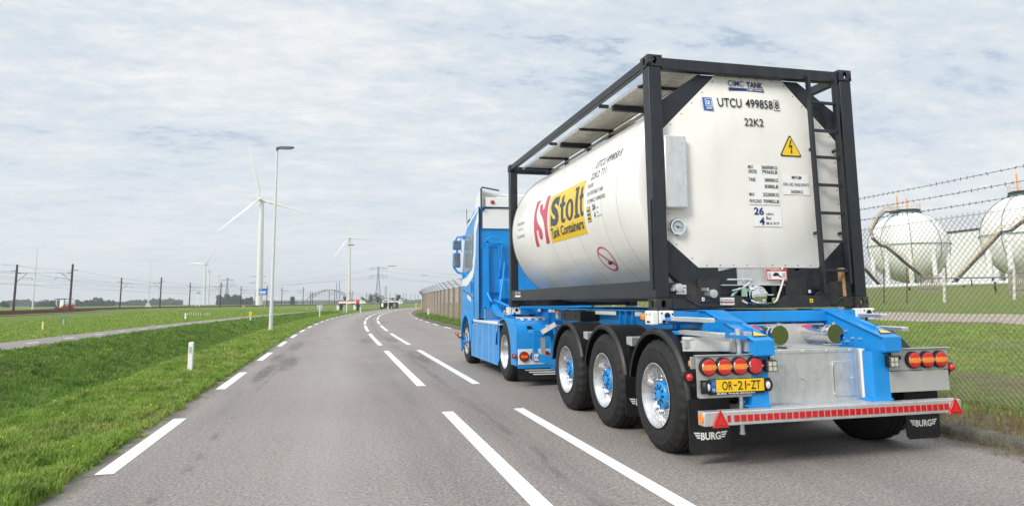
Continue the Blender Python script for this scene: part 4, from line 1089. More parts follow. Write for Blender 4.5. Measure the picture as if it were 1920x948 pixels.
# galvanised twist-lock heads at the four corners
for x in (-.055, W_-.175):
    for y in (-.01, L_-.16):
        m = MB(); hs = [(.055, 1.268, .022), (.165, 1.262, .034), (.135, 1.205, .020), (.035, 1.205, .014)]
        m.box(x, x+.07, y, y+.17, 1.175, K-.003); m.prism([(x+.075, 1.185), (x+.235, 1.185), (x+.235, K-.003), (x+.075, K-.003)], y-.004, y+.17, 'y')
        tw = tpart(m, 'twist_lock', M['white'] if True else M['galv'], smooth=0, bev=.012)
        h = MB()
        for dx, z, r_ in ((.160, 1.262, .030), (.120, 1.205, .017), (.215, 1.275, .010), (.10, 1.285, .008)): h.cyl((x+dx, y-.008, z), (x+dx, y-.003, z), r_, n=16)
        for dy, z in ((.05, 1.275), (.12, 1.275)): h.cyl((x-.004, y+dy, z), (x+.001, y+dy, z), .007, n=8)
        h.box(x-.004, x, y+.05, y+.12, 1.195, 1.212); h.build('lock_holes', M['black'], tw)
# amber side markers
for x, y, z, s_ in ((-.02, .24, 1.245, .03), (.30, 4.05, 1.24, .03), (-.0, 6.35, 1.22, .028), (-.012, -.70, .865, .028)):
    tpart(MB().box(x-.03, x, y-.04, y+.04, z-s_, z+s_), 'side_marker', M['amber'], bev=.012)
# mudguards
def guard(y0, a0, a1, mud_x0=-.045, mud_x1=.40, r0_=.59, r1_=.645):
    m = MB(); n = 28; cz = .50
    sec = [(mud_x0, r0_), (mud_x0-.004, r0_+.03), (mud_x0+.012, r1_-.006), (mud_x0+.03, r1_), (mud_x0+.06, r1_-.012), (mud_x1, r1_-.012), (mud_x1, r1_-.020), (mud_x0+.06, r1_-.022), (mud_x0+.02, r0_+.01)]
    k = len(sec)
    for i in range(n+1):
        a = R(a0+(a1-a0)*i/n)
        for x, r_ in sec: m.v.append((x, y0+r_*math.cos(a), cz+r_*math.sin(a)))
    for i in range(n):
        for j in range(k): m.f.append((i*k+j, i*k+(j+1) % k, (i+1)*k+(j+1) % k, (i+1)*k+j)); m.mi.append(0)
    m.f += [tuple(range(k)), tuple(n*k+j for j in range(k-1, -1, -1))]; m.mi += [0, 0]
    return m
def mirx(mb):
    mb.v = [(2.438-x, y, z) for x, y, z in mb.v]; return mb
for i, (y0, a0, a1) in enumerate(((0.0, 12, 176), (1.36, 12, 168), (2.69, 10, 160))):
    tpart(guard(y0, a0, a1), 'mudguard', M['black'], smooth=40); tpart(mirx(guard(y0, a0, a1)), 'mudguard', M['black'], smooth=40)
for y in (.60, 1.95):
    for mir in (0, 1):
        m = MB().prism([(y+.02, .935), (y+.02, 1.02), (y+.035, 1.035), (y+.16, 1.03), (y+.16, .95)], .0, .57, 'x')
        if mir: mirx(m)
        tpart(m, 'guard_bracket', M['alu'], smooth=0, bev=.003)
m = MB().bar((.02, -.46, 1.035), (.44, -.62, 1.045), .10, .09); m.box(.0, .44, -.54, -.50, .985, 1.07)
tpart(m, 'guard_bracket', M['alu'], smooth=0, bev=.004)
# flaps with the trailer maker's winged word
def flap(x0, x1, y, z0, z1, txt=True, z2=None):
    m = MB(); xc = (x0+x1)/2
    m.prism([(x0, z1), (x0, z0+.03), (x0+.03, z0), (x1-.03, z0), (x1, z0+.03), (x1, z1)], y, y+.012, 'y')
    o = tpart(m, 'mud_flap', M['flap'], smooth=0)
    if txt:
        q = MB(); k_ = (x1-x0)/.41; mp = lambda a, b: (xc+a*k_, y-.003, z0+.10+b*k_)
        text(q, 'BURG', -.098, .012, .196, .066, mp, 0, .035)
        for s_ in (-1, 1):
            for j in range(3):
                a = s_*(.104+.0*j); b = s_*(.155-.012*j+.01)
                poly(q, [(a, .078-.0-j*.020), (b+s_*.0, .078+.004-j*.020), (b-s_*.006, .069-j*.020), (a, .066-j*.020)], mp, 0)
        q.build('flap_lettering', M['paper'], o, smooth=0)
        g = MB()
        for j in range(int((x1-x0)/.018)): g.box(x0+.012+j*.018, x0+.016+j*.018, y-.002, y, z0+.21*k_, z1-.01)
        g.build('ribs', M['flap'], o, smooth=0)
    return o
flap(-.055, .345, -.665, .105, .56); flap(2.175, 2.555, -.665, .105, .56); flap(-.04, .40, .735, .20, .60); flap(2.04, 2.47, .735, .20, .60, False)
m = MB().box(.02, .40, .745, .757, .58, .97); m.cyl((.30, .745, .78), (.30, .735, .78), .018, n=10); tpart(m, 'splash_plate', M['black'], smooth=0)
# light boards
def lamp(x, z, mi, y=-.84):
    b = MB().lathe([(y+.02, .078), (y-.030, .076), (y-.034, .070), (y-.030, .068)], (x, 0, z), 'y', 32)
    lo = tpart(b, 'tail_lamp', M['black'])
    m = MB(); n = 24; r_ = .067
    # dome split into red caps and an amber belt
    for rr_ in range(6):
        pass
    vs = []; ns = 18
    for i in range(ns+1):
        for j in range(ns+1):
            u_ = -1+2*i/ns; v_ = -1+2*j/ns
            a = u_*math.sqrt(1-v_*v_/2)*r_; c_ = v_*math.sqrt(1-u_*u_/2)*r_
            d = math.hypot(a, c_)/r_
            vs.append((x+a, y-.036-.010*math.sqrt(max(0, 1-d*d))-.0012*((i+j) % 2), z+c_))
    k = ns+1
    for i in range(ns):
        for j in range(ns):
            zc_ = (vs[i*k+j][2]+vs[(i+1)*k+j+1][2])/2-z
            m.add([], []); m.f.append((i*k+j, i*k+j+1, (i+1)*k+j+1, (i+1)*k+j)); m.mi.append(1 if (mi and abs(zc_) < .021) else 0)
    m.v = vs
    m.build('lens', [M['redlens'], M['amber']], lo, smooth=0)
    s_ = MB()
    for sx_ in (-1, 1): s_.cyl((x+sx_*.060, y-.045, z), (x+sx_*.060, y-.050, z), .007, n=8)
    s_.build('screws', M['galv'], lo)
    return lo
LB = MB().prism([(-.055, .935), (-.055, .600), (-.04, .590), (.585, .590), (.60, .600), (.60, .725), (.63, .735), (.63, .935)], -.835, -.826, 'y')
LB.bar((.29, -.855, .943), (.29, -.80, .943), .70, .006, up=(0, 0, 1)); LB.box(-.05, .60, -.84, -.835, .735, .742)
lb = tpart(LB, 'light_board', M['panel'], smooth=0)
for x, mi in ((.042, 1), (.190, 1), (.338, 1), (.487, 0)): lamp(x, .848, mi)
RB = MB().box(1.835, 2.535, -.835, -.826, .755, .945).box(1.87, 2.52, -.846, -.837, .565, .750); RB.bar((2.19, -.855, .950), (2.19, -.80, .950), .74, .006)
tpart(RB, 'light_board', M['panel'], smooth=0, bev=.002)
for x in (2.130, 2.278, 2.424): lamp(x, .848, 1)
tpart(MB().cyl((1.985, -.85, .872), (1.985, -.83, .872), .020, n=14), 'socket', M['black'])
for x, z in ((.618, .845), (1.865, .845)):      # square work lamps
    m = MB().box(x-.050, x+.050, -.915, -.855, z-.050, z+.050).box(x-.012, x+.012, -.88, -.86, z+.05, z+.09)
    wl = tpart(m, 'work_lamp', M['black'], bev=.008)
    q = MB().box(x-.043, x+.043, -.920, -.9155, z-.043, z+.043); q.build('lamp_glass', M['clear'], wl)
    f_ = MB()
    for a, b, c_, d in ((-.046, .040, .046, .046), (-.046, -.046, .046, -.040), (-.046, -.04, -.040, .04), (.040, -.04, .046, .04), (-.002, -.04, .002, .04), (-.04, -.002, .04, .002)): f_.box(x+a, x+c_, -.924, -.9205, z+b, z+d)
    f_.build('lamp_bezel', simple('brass_bezel', (.20, .15, .06), .4, .5) if 'bezel' not in M else M['bezel'], wl, smooth=0)
# number plate
m = MB().box(.045, .570, -.862, -.836, .615, .745); npl = tpart(m, 'number_plate', M['black'], bev=.006)
q = MB().box(.105, .562, -.868, -.863, .638, .742).box(.058, .104, -.868, -.863, .638, .742, 1)
npf = q.build('plate_face', [M['plate'], M['blue_film']], npl, smooth=0, bev=.002)
q = MB(); mP = lambda a, b: (a, -.8705, b)
text(q, 'OR', .158, .655, .098, .072, mP, 0, .006); text(q, '-', .268, .688, .028, .010, mP, 0, .006); text(q, '21', .306, .655, .080, .072, mP, 0, .006); text(q, '-', .395, .688, .028, .010, mP, 0, .006); text(q, 'ZT', .432, .655, .092, .072, mP, 0, .006)
text(q, 'NL', .064, .650, .033, .022, mP, 1, .01); text(q, 'BURG', .11, .620, .09, .013, lambda a, b: (a, -.8645, b), 1, .03); text(q, 'TRAILER SERVICE B.V.', .215, .620, .26, .012, lambda a, b: (a, -.8645, b), 1, .02)
for a in range(12): q.cyl((.081+.010*math.cos(a*.5236), -.869, .712+.010*math.sin(a*.5236)), (.081+.010*math.cos(a*.5236), -.870, .712+.010*math.sin(a*.5236)), .0016, n=5, mi=2)
q.build('plate_characters', [M['ink'], M['paper'], M['yellow']], npl, smooth=0)
for x, s_ in ((.005, 1), (.600, -1)):
    pl_ = tpart(MB().sphere((x, -.862, .685), .045, 16, 10, 0, (.95, .9, 1.25)).box(x-.03, x+.03, -.86, -.836, .63, .74), 'plate_lamp', M['black'], smooth=50)
    MB().sphere((x+s_*.012, -.886, .685), .022, 12, 8, 0, (1, .9, 1.5)).build('lamp_glass', M['clear'], pl_)
for sx_ in (0, 1):      # rubber arms with red marker lamps
    X = lambda a: a if not sx_ else 2.438-a
    m = MB().tube([(X(.0), -.80, .695), (X(-.06), -.80, .690), (X(-.115), -.80, .70), (X(-.135), -.805, .745)], .018, 8).cyl((X(-.135), -.83, .770), (X(-.135), -.77, .770), .040, n=16)
    ma = tpart(m, 'marker_arm', M['black'])
    MB().sphere((X(-.128), -.842, .768), .032, 14, 8).build('marker_lens', M['redlens'], ma)
tpart(MB().box(-.075, -.02, -.78, -.765, .83, .93), 'board_bracket', M['panel'], smooth=0)
# bumper beam with its red blocks and triangles
bm_ = tpart(MB().box(-.068, 2.525, -.950, -.845, .380, .495), 'bumper_beam', M['alu'], bev=.006)
q = MB()
for j in range(36):
    x = .145+j*.0625; ww = .050 if j else .03
    q.box(x, x+ww, -.954, -.951, .408, .462)
    for k_ in range(3): q.bar((x+.006, -.9545, .412+.015*k_), (x+.006+ww*.7, -.9545, .420+.015*k_), .002, .006)
q.build('reflective_blocks', M['redlens'], bm_, smooth=0)
for x0 in (.0, 2.370):
    q = MB().prism([(x0, .370), (x0+.150, .370), (x0+.075, .512)], -.968, -.956, 'y'); tr_ = q.build('triangle_reflector', M['redlens'], bm_, smooth=0)
    q = MB().prism([(x0+.036, .392), (x0+.114, .392), (x0+.075, .466)], -.971, -.9685, 'y'); q.build('triangle_centre', M['red'], bm_, smooth=0)
q = MB()
q.cyl((-.0685, -.90, .438), (-.074, -.90, .438), .040, n=24); q.build('side_reflector', M['amber'], bm_)
q = MB()
for k_ in range(2):
    for j in range(34): q.box(.10+.014*j+1.85*k_, .108+.014*j+1.85*k_, -.93, -.87, .4965, .500)
q.build('tread_strip', M['galv'], bm_, smooth=0)
# grating platform and equipment box
m = MB()
for j in range(25): x = .64+j*.048; m.box(x, x+.018, -.845, -.685, .488, .496)
for j in range(5): y = -.84+j*.038; m.box(.63, 1.84, y, y+.012, .487, .495)
m.box(.63, 1.84, -.84, -.69, .44, .444, 1)  # black sheet added below the bars, standing in for the shadow under the grating
m.box(.63, 1.84, -.85, -.844, .455, .496)
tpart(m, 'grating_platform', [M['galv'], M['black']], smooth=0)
bx = tpart(MB().box(.70, 1.655, -.68, -.20, .480, .955).box(.69, 1.665, -.688, -.19, .925, .960).box(1.657, 1.70, -.675, -.20, .47, .950), 'equipment_box', M['alu'], bev=.004)
MB().box(1.395, 1.62, -.690, -.6815, .53, .845).build('hatch', M['galv'], bx, bev=.003); MB().box(.70, .91, -.690, -.6815, .49, .835).build('hatch', M['galv'], bx, bev=.003)
q = MB()
for x, z in ((1.08, .705), (1.235, .705), (.86, .94), (1.10, .94), (1.35, .94), (1.60, .94), (1.60, .69), (1.405, .82), (1.405, .56), (.905, .80), (.905, .76)): q.cyl((x, -.688, z), (x, -.700, z), .010, n=8)
q.bar((1.06, -.70, .715), (1.10, -.70, .690), .012, .012); q.build('fittings', M['galv'], bx)
q = MB().box(1.398, 1.404, -.6925, -.6905, .54, .80); q.build('hinge_line', M['rust'], bx, smooth=0)
q = MB(); rect(q, .70, .865, .79, .918, lambda a, b: (a, -.691, b), 0); text(q, 'ABCO', .715, .878, .065, .018, lambda a, b: (a, -.693, b), 1, .03); rect(q, .70, .863, .79, .867, lambda a, b: (a, -.693, b), 1); q.build('maker_label', [M['paper'], M['blue_film']], bx, smooth=0)
tpart(MB().box(1.71, 1.745, -.70, -.20, .47, .95), 'box_side_plate', M['white'], bev=.003)
# two polished tubes on top of the box
for cx__ in (.915, 1.505):
    z = 1.085
    cn = tpart(MB().lathe([(-.619, .086), (-.612, .090), (-.595, .090), (-.59, .082), (.40, .082), (.40, .0)], (cx__, 0, z), 'y', 40), 'document_tube', M['chrome'])
    MB().cyl((cx__, -.618, z), (cx__, -.626, z), .087, n=40).build('tube_cap', M['tubecap'], cn, smooth=0)
    q = MB().box(cx__-.082, cx__+.082, -.60, -.54, .985, .993).box(cx__-.01, cx__+.01, -.615, -.60, z+.085, z+.11)
    for y in (-.55, -.05): q.lathe([(y, .0835), (y+.022, .0835), (y+.022, .080), (y, .080), (y, .0835)], (cx__, 0, z), 'y', 32); q.box(cx__-.012, cx__+.012, y, y+.02, .960, 1.005)
    q.build('strap', M['galv'], cn)
    q = MB()
    def mpc(a, b, c_=cx__): an = R(195)-b*1.5/.0835; return (c_+.0835*math.cos(an), -.42+a*1.5, z+.0835*math.sin(an))
    poly(q, [(0, .04), (.06, .075), (.12, .08), (.20, .05), (.20, .03), (.13, .055), (.07, .05)], mpc, 0, .02); poly(q, [(.24, .03), (.29, .085), (.33, .06), (.31, .02)], mpc, 1, .02)
    q.build('swoosh', [M['logo_red'], M['blue_film']], cn, smooth=0)
tpart(MB().box(.70, 1.70, -.22, -.205, .96, 1.17).box(1.0, 1.55, -.60, -.25, .962, .975), 'back_plate', M['panel'], smooth=0)
# steps and side pole
def step(y0, y1, z, x0, x1):
    m = MB().box(x0, x1, y0, y1, z-.028, z)
    n = int((y1-y0)/.028)
    for j in range(n): m.prism([(y0+j*.028, z), (y0+j*.028+.014, z+.010), (y0+(j+1)*.028, z)], x0, x1, 'x')
    return m
for x0, x1, mir in ((.08, .16, 0), (.08, .16, 1)):
    for z, y0 in ((1.245, -.34 if mir else -.80), (1.125, -.59 if mir else -.95)):
        m = step(y0, y0+.70, z, x0, x1)
        if mir: mirx(m)
        so_ = tpart(m, 'side_step', M['alu'], smooth=0)
        q = MB().box(x0-.002, x1+.002, y0+.66, y0+.80, z-.035, z-.001)
        if mir: mirx(q)
        q.build('step_end', M['blue'], so_, bev=.004)
tpart(MB().bar((.10, -.05, 1.22), (.48, -.02, 1.24), .06, .05).bar((.12, -.30, 1.10), (.48, -.30, 1.12), .05, .04).bar((.12, -.74, 1.235), (.48, -.70, 1.20), .03, .03).bar((.12, -.85, 1.11), (.48, -.80, 1.08), .03, .03), 'step_bracket', M['blue'], smooth=0)
po = tpart(MB().cyl((.40, -.76, .72), (.40, -.76, 1.16), .026, n=16).cyl((.395, -.76, .27), (.40, -.76, .72), .020, n=16).cyl((.395, -.76, .265), (.395, -.76, .285), .026, n=16), 'pull_out_pole', M['galv'])
tpart(MB().box(.445, .515, -.80, -.72, .96, 1.13).box(.33, .37, -.77, -.73, .955, 1.12), 'pole_bracket', M['panel'], bev=.004)
m = MB().bar((.0, -.50, 1.00), (.37, -.72, 1.005), .012, .085).bar((.0, -.47, 1.04), (.37, -.70, 1.045), .05, .008); tpart(m, 'guard_stay', M['alu'], smooth=0)
# white reflective strips along the rail
for y0, y1 in ((.30, .60), (.80, 1.65), (2.25, 3.35), (4.9, 5.25), (5.75, 6.2)): tpart(MB().box(.503, .507, y0, y1, 1.225, 1.272), 'reflective_strip', M['paper'], smooth=0)
tpart(MB().box(.28, .60, 3.0, 3.9, 1.13, 1.27).cyl((.30, 3.2, 1.2), (.27, 3.2, 1.2), .02, n=8).cyl((.30, 3.7, 1.2), (.27, 3.7, 1.2), .02, n=8), 'valve_cover', M['black'], bev=.02)
# tanks and running gear seen between the wheels
for x in (1.0, 1.45): tpart(MB().cyl((x, 3.2, .82), (x, 4.2, .82), .16, n=20), 'air_tank', M['black'])
# front support frame with a plate, in front of the first axle
m = MB()
m.box(-.03, .30, 4.34, 4.40, .87, .965).box(-.03, .05, 4.34, 4.40, .50, .87).bar((-.03, 4.37, .56), (.34, 4.30, .47), .06, .13).box(.26, .32, 4.36, 4.40, .50, .90)
m.bar((.10, 4.4, .92), (.10, 5.0, .92), .06, .06)
sf = tpart(m, 'support_frame', M['blue'], smooth=0, bev=.004)
MB().box(.10, .17, 4.355, 4.365, .56, .87).build('inner_post', M['panel'], sf, smooth=0)
q = MB(); rect(q, -.02, .50, .11, .60, lambda a, b: (a, 4.325, b+ (-.0)), 0); text(q, 'R 5RG', -.005, .52, .09, .045, lambda a, b: (a, 4.322, b), 1, .02); q.build('plate_label', [M['paper'], M['ink']], sf, smooth=0)
for x in (.48, 1.96): tpart(MB().box(x-.06, x+.06, 4.65, 4.77, .33, 1.1).box(x-.08, x+.08, 4.60, 4.82, .30, .34), 'landing_leg', M['blue_dark'], smooth=0)
tpart(MB().cyl((.5, 4.71, .9), (1.9, 4.71, .9), .025, n=8), 'leg_shaft', M['blue_dark'])
tpart(MB().box(.22, .40, 4.25, 4.50, .98, 1.04).bar((.10, 4.30, .93), (.30, 4.20, 1.06), .05, .07).cyl((.30, 4.1, 1.15), (.30, 4.1, 1.25), .03, n=8), 'air_couplings', M['galv'], smooth=0)

# ------------------------------------------------------------------ the blue tractor unit
tt = empty('lorry_tractor', (1.219, 8.2, 0), 'bright blue lorry cab and chassis with chrome wheels pulling the tank trailer', 'lorry')
OL = Vector((1.219, 8.2, 0))
def lpart(mb, name, mats, parent=None, **k):
    o = mb.build(name, mats, None, **k)
    if parent is None: o.location = o.location-OL; o.parent = tt
    else: o.parent = parent
    return o
XL, XR = -.075, 2.513
def arch(cy, cz, r_, a0, a1, n=14): return [(cy+r_*math.cos(R(a0+(a1-a0)*i/n)), cz+r_*math.sin(R(a0+(a1-a0)*i/n))) for i in range(n+1)]
prof = [(8.42, 1.06), (8.42, 3.44), (8.55, 3.50), (9.2, 3.43), (9.9, 3.20), (10.22, 3.0), (10.45, 2.5), (10.66, 1.95), (10.74, 1.75), (10.76, 1.0), (10.70, .62)]+arch(10.02, .52, .60, 8, 172)[0:]+[(9.40, .98), (9.0, 1.03)]
cab = lpart(MB().prism(prof, XL+.01, XR-.01, 'x'), 'cab', M['blue'], smooth=30, bev=.035)
# rear wall fittings
lpart(MB().prism([(.0, 2.985), (.0, 3.34), (.06, 3.43), (2.378, 3.43), (2.438, 3.34), (2.438, 2.985)], 8.385, 8.418, 'y'), 'rear_roof_panel', M['white'], bev=.01)
rb = lpart(MB().box(.06, 2.378, 8.34, 8.60, 3.455, 3.665), 'roof_light_box', M['white'], bev=.01)
q = MB()
for x in (.21, 2.22): q.lathe([(8.335, .045), (8.325, .045), (8.31, .030), (8.305, 0)], (x, 0, 3.56), 'y', 20)
q.build('marker_lens', M['redlens'], rb)
for mir in (0, 1):
    q = MB().prism([(8.32, 3.44), (8.30, 3.85), (8.36, 3.87), (8.95, 3.72), (9.0, 3.44)], -.045, -.02, 'x'); 
    if mir: mirx(q)
    sd1 = lpart(q, 'side_deflector', M['white'], smooth=0, bev=.005)
    q = MB().tube([(-.05, 8.30, 3.42), (-.055, 8.29, 3.84), (-.03, 8.30, 3.875), (.36, 8.34, 3.82)], .016, 8)
    if mir: mirx(q)
    q.build('edge_trim', M['black'], sd1)
    q = MB().prism([(-.02, 3.46), (-.02, 3.82), (.30, 3.79), (.34, 3.68), (.06, 3.67), (.05, 3.46)], 8.46, 8.50, 'y')
    if mir: mirx(q)
    q.build('fairing_panel', M['white'], sd1, smooth=0)
    q = MB().tube([(-.03, 8.40, 3.80), (.25, 8.42, 3.74), (.6, 8.45, 3.72), (1.25, 8.45, 3.72)], .035, 8)
    if mir: mirx(q)
    q.build('roof_tube', M['white'], sd1)
    q = MB().box(-.082, -.058, 8.385, 8.43, 1.05, 3.44).tube([(-.06, 8.38, 2.97), (-.05, 8.37, 3.35), (.05, 8.37, 3.44), (.2, 8.37, 3.445)], .014, 6)
    if mir: mirx(q)
    lpart(q, 'corner_seal', M['black'], smooth=0)
    # window, its frame, stripes and joints
    def sidep(pts, x0, x1, name, mat, par=cab, mir=mir, bev=0):
        q = MB().prism(pts, x0, x1, 'x')
        if mir: mirx(q)
        return lpart(q, name, mat, None, smooth=0, bev=bev)
    wdw = sidep([(9.18, 2.18), (9.18, 2.92), (9.85, 3.00), (10.12, 2.88), (10.34, 2.38), (10.36, 2.16), (10.0, 2.08)], -.074, -.064, 'side_window', M['glass'])
    sidep([(8.56, 3.40), (9.9, 3.14), (10.2, 2.95), (10.1, 3.06), (9.85, 3.22), (8.6, 3.47)], -.072, -.064, 'side_stripe', M['white'])
    sidep([(8.56, 3.38), (9.00, 3.08), (9.06, 2.50), (9.30, 2.13), (9.95, 1.98), (10.55, 1.95), (10.62, 1.80), (9.9, 1.78), (9.1, 1.98), (8.86, 2.40), (8.80, 2.9), (8.50, 3.15)], -.0725, -.064, 'side_stripe', M['white'])
    sidep([(9.06, 1.10), (9.08, 2.05), (9.065, 2.05), (9.045, 1.10)], -.073, -.064, 'door_joint', M['black'])
    sidep([(9.05, 1.48), (10.5, 1.72), (10.5, 1.705), (9.05, 1.465)], -.073, -.064, 'door_joint', M['black'])
    sidep([(9.28, 1.62), (9.28, 1.86), (9.34, 1.86), (9.34, 1.62)], -.10, -.066, 'door_handle', M['blue_dark'], bev=.01)
    sidep([(9.45, 1.42), (9.45, 1.52), (9.85, 1.60), (9.85, 1.50)], -.0725, -.064, 'side_badge', M['white'])
    # mirrors
    q = MB().tube([(-.05, 10.25, 2.98), (-.22, 10.40, 2.98), (-.27, 10.42, 2.88)], .022, 8).tube([(-.05, 10.35, 2.08), (-.20, 10.42, 2.12), (-.30, 10.42, 2.24)], .028, 8).tube([(-.13, 10.40, 2.98), (-.125, 10.40, 2.62)], .012, 6).bar((-.22, 10.43, 2.58), (-.22, 10.43, 2.70), .05, .05).box(-.09, -.01, 10.28, 10.42, 2.92, 3.02).box(-.10, -.02, 10.3, 10.44, 2.0, 2.10)
    if mir: mirx(q)
    mi_ = lpart(q, 'mirror', M['blue'])
    for z0, z1, wv in ((2.67, 2.90, .20), (2.24, 2.60, .19)):
        q = MB().box(-.325, -.325+wv, 10.40, 10.50, z0, z1)
        if mir: mirx(q)
        hs = q.build('mirror_housing', M['blue'], mi_, bev=.03)
        q = MB().box(-.305, -.345+wv, 10.392, 10.399, z0+.02, z1-.02)
        if mir: mirx(q)
        q.build('mirror_glass', M['mirror'], mi_, bev=.003)
    # side skirt with lockers
    q = MB().prism([(6.72, .225), (6.72, .97), (9.05, .97), (9.30, .90), (9.42, .56), (9.36, .22)], -.070, -.045, 'x').prism([(6.72, .225), (6.6, .35), (6.58, .97), (6.72, .97)], -.065, -.045, 'x').box(-.045, .55, 6.75, 9.3, .30, .95)
    if mir: mirx(q)
    sk = lpart(q, 'side_skirt', M['blue'], smooth=0, bev=.006)
    q = MB()
    for y in (7.06, 7.50, 8.12, 8.72): q.box(-.0745, -.070, y-.012, y+.012, .24, .965)
    if mir: mirx(q)
    q.build('locker_trim', M['galv'], sk, smooth=0)
    q = MB().box(-.0725, -.0705, 8.34, 8.40, .58, .70)
    if mir: mirx(q)
    q.build('locker_handle', M['blue_dark'], sk, smooth=0)
    q = MB().box(-.082, .30, 6.50, 9.10, .975, 1.030)
    if mir: mirx(q)
    lpart(q, 'tread_plate', M['white'], bev=.012)
    for y, z, lens in ((8.95, .90, 'amber'), (6.70, .88, 'amber')):
        q = MB().box(-.092, -.072, y-.03, y+.03, z-.025, z+.025)
        if mir: mirx(q)
        lpart(q, 'side_marker', M[lens], bev=.008)
    # wheel arches
    q = MB(); oa = arch(10.02, .52, .675, -25, 178, 20); ia = arch(10.02, .52, .575, -25, 178, 20)
    q.prism(oa+ia[::-1], -.092, -.05, 'x')
    q.prism(arch(10.02, .52, .600, -20, 178, 20)+arch(10.02, .52, .580, -20, 178, 20)[::-1], -.05, .45, 'x')
    if mir: mirx(q)
    lpart(q, 'front_wheel_arch', M['blue'], smooth=40, bev=.008)
    outer = [(5.22, .34), (5.22, .88), (5.28, .98), (5.42, 1.065), (5.65, 1.11), (6.05, 1.125), (6.38, 1.10), (6.56, 1.04), (6.66, .97), (6.72, .62)]
    inner = [(6.20+.60*math.cos(R(a)), .515+.575*math.sin(R(a))) for a in range(10, 181, 10)]
    q = MB().prism(outer+inner+[(5.60, .34)], -.085, -.055, 'x')
    ou2 = outer[:-1]; inn2 = [(y+(.03 if y < 5.3 else 0), z-.02) for y, z in ou2]
    q.prism(ou2+inn2[::-1], -.055, .72, 'x')
    if mir: mirx(q)
    rf = lpart(q, 'rear_fender', M['blue'], smooth=40, bev=.008)
    q = MB()
    for k in range(5): x = .10+.13*k; q.box(x, x+.02, 5.45, 5.62, 1.085, 1.125); q.box(x+.02, x+.13, 5.62, 5.66, 1.115, 1.135)
    q.box(.05, .68, 5.66, 5.74, 1.115, 1.140)
    if mir: mirx(q)
    q.build('fender_tread', M['white'], rf, smooth=0)
    q = MB()
    for x in (.12, .52): q.box(x, x+.07, 5.23, 5.29, .95, 1.0).box(x+.015, x+.055, 5.195, 5.235, .89, .98)
    if mir: mirx(q)
    q.build('latch', M['black'], rf, smooth=0)
    q = MB().box(-.055, .72, 5.195, 5.217, .36, .615)
    if mir: mirx(q)
    lbp = lpart(q, 'lamp_panel', M['white'], bev=.008)
    for x in (.045, .235, .425, .60):
        q = MB().lathe([(5.195, .084), (5.165, .080), (5.165, .070)], (x, 0, .495), 'y', 28)
        if mir: mirx(q)
        tl_ = q.build('tail_lamp', M['chrome'] if x > .5 else M['black'], lbp)
        q = MB().lathe([(5.168, .071), (5.160, .050), (5.158, 0)], (x, 0, .495), 'y', 28).box(x-.058, x+.058, 5.150, 5.160, .475, .515, 1)
        if mir: mirx(q)
        q.build('lens', [M['redlens'], M['amber']], lbp)
    q = MB().box(-.06, .72, 5.20, 5.225, .30, .355); 
    if mir: mirx(q)
    lpart(q, 'fender_lip', M['blue'], smooth=0)
    q = MB().prism([(-.05, .30), (-.05, .12), (-.02, .10), (.72, .10), (.72, .30)], 5.23, 5.242, 'y')
    if mir: mirx(q)
    mf = lpart(q, 'mud_flap', M['flap'], smooth=0)
    q = MB()
    for k, (x0, z) in enumerate(((.06, .262), (.13, .225), (.20, .188))): q.prism([(x0, z+.018), (x0+.02, z), (.60, z-.004), (.60, z+.014)], 5.222, 5.228, 'y')
    if mir: mirx(q)
    q.build('flap_stripes', M['paper'], mf, smooth=0)
    q = MB().tube([(-.05, 5.24, .50), (-.10, 5.24, .50)], .018, 8).cyl((-.115, 5.215, .50), (-.115, 5.26, .50), .040, n=14)
    if mir: mirx(q)
    ma = lpart(q, 'marker_arm', M['black'])
    q = MB().sphere((-.115, 5.205, .50), .034, 12, 8)
    if mir: mirx(q)
    q.build('marker_lens', M['redlens'], ma)
    q = MB().tube([(-.06, 10.6, .56), (-.14, 10.62, .56), (-.18, 10.62, .62)], .016, 8).cyl((-.185, 10.58, .66), (-.185, 10.66, .66), .040, n=14)
    if mir: mirx(q)
    ma = lpart(q, 'marker_arm', M['black'])
    q = MB().sphere((-.185, 10.57, .66), .035, 12, 8).sphere((-.095, 10.57, .60), .030, 12, 8)
    if mir: mirx(q)
    q.build('marker_lens', M['amber'], ma)
lpart(MB().cyl((.02, 10.35, 3.12), (.01, 10.4, 3.66), .008, n=6).sphere((.03, 10.33, 3.16), .04, 10, 6), 'antenna', M['black'])
lpart(MB().box(.15, 2.3, 10.0, 10.45, 3.08, 3.14).cyl((.10, 10.0, 3.36), (.10, 10.25, 3.34), .06, .09, n=14).cyl((2.33, 10.0, 3.36), (2.33, 10.25, 3.34), .06, .09, n=14), 'sun_visor', M['black'])
lpart(MB().box(XL+.03, XR-.03, 10.55, 10.80, .28, 1.0), 'front_bumper', M['blue'], bev=.05)
lpart(MB().prism([(10.26, 2.93), (10.47, 2.46), (10.665, 1.98), (10.69, 1.98), (10.495, 2.47), (10.285, 2.94)], .06, 2.378, 'x'), 'windscreen', M['glass'], bev=.004)
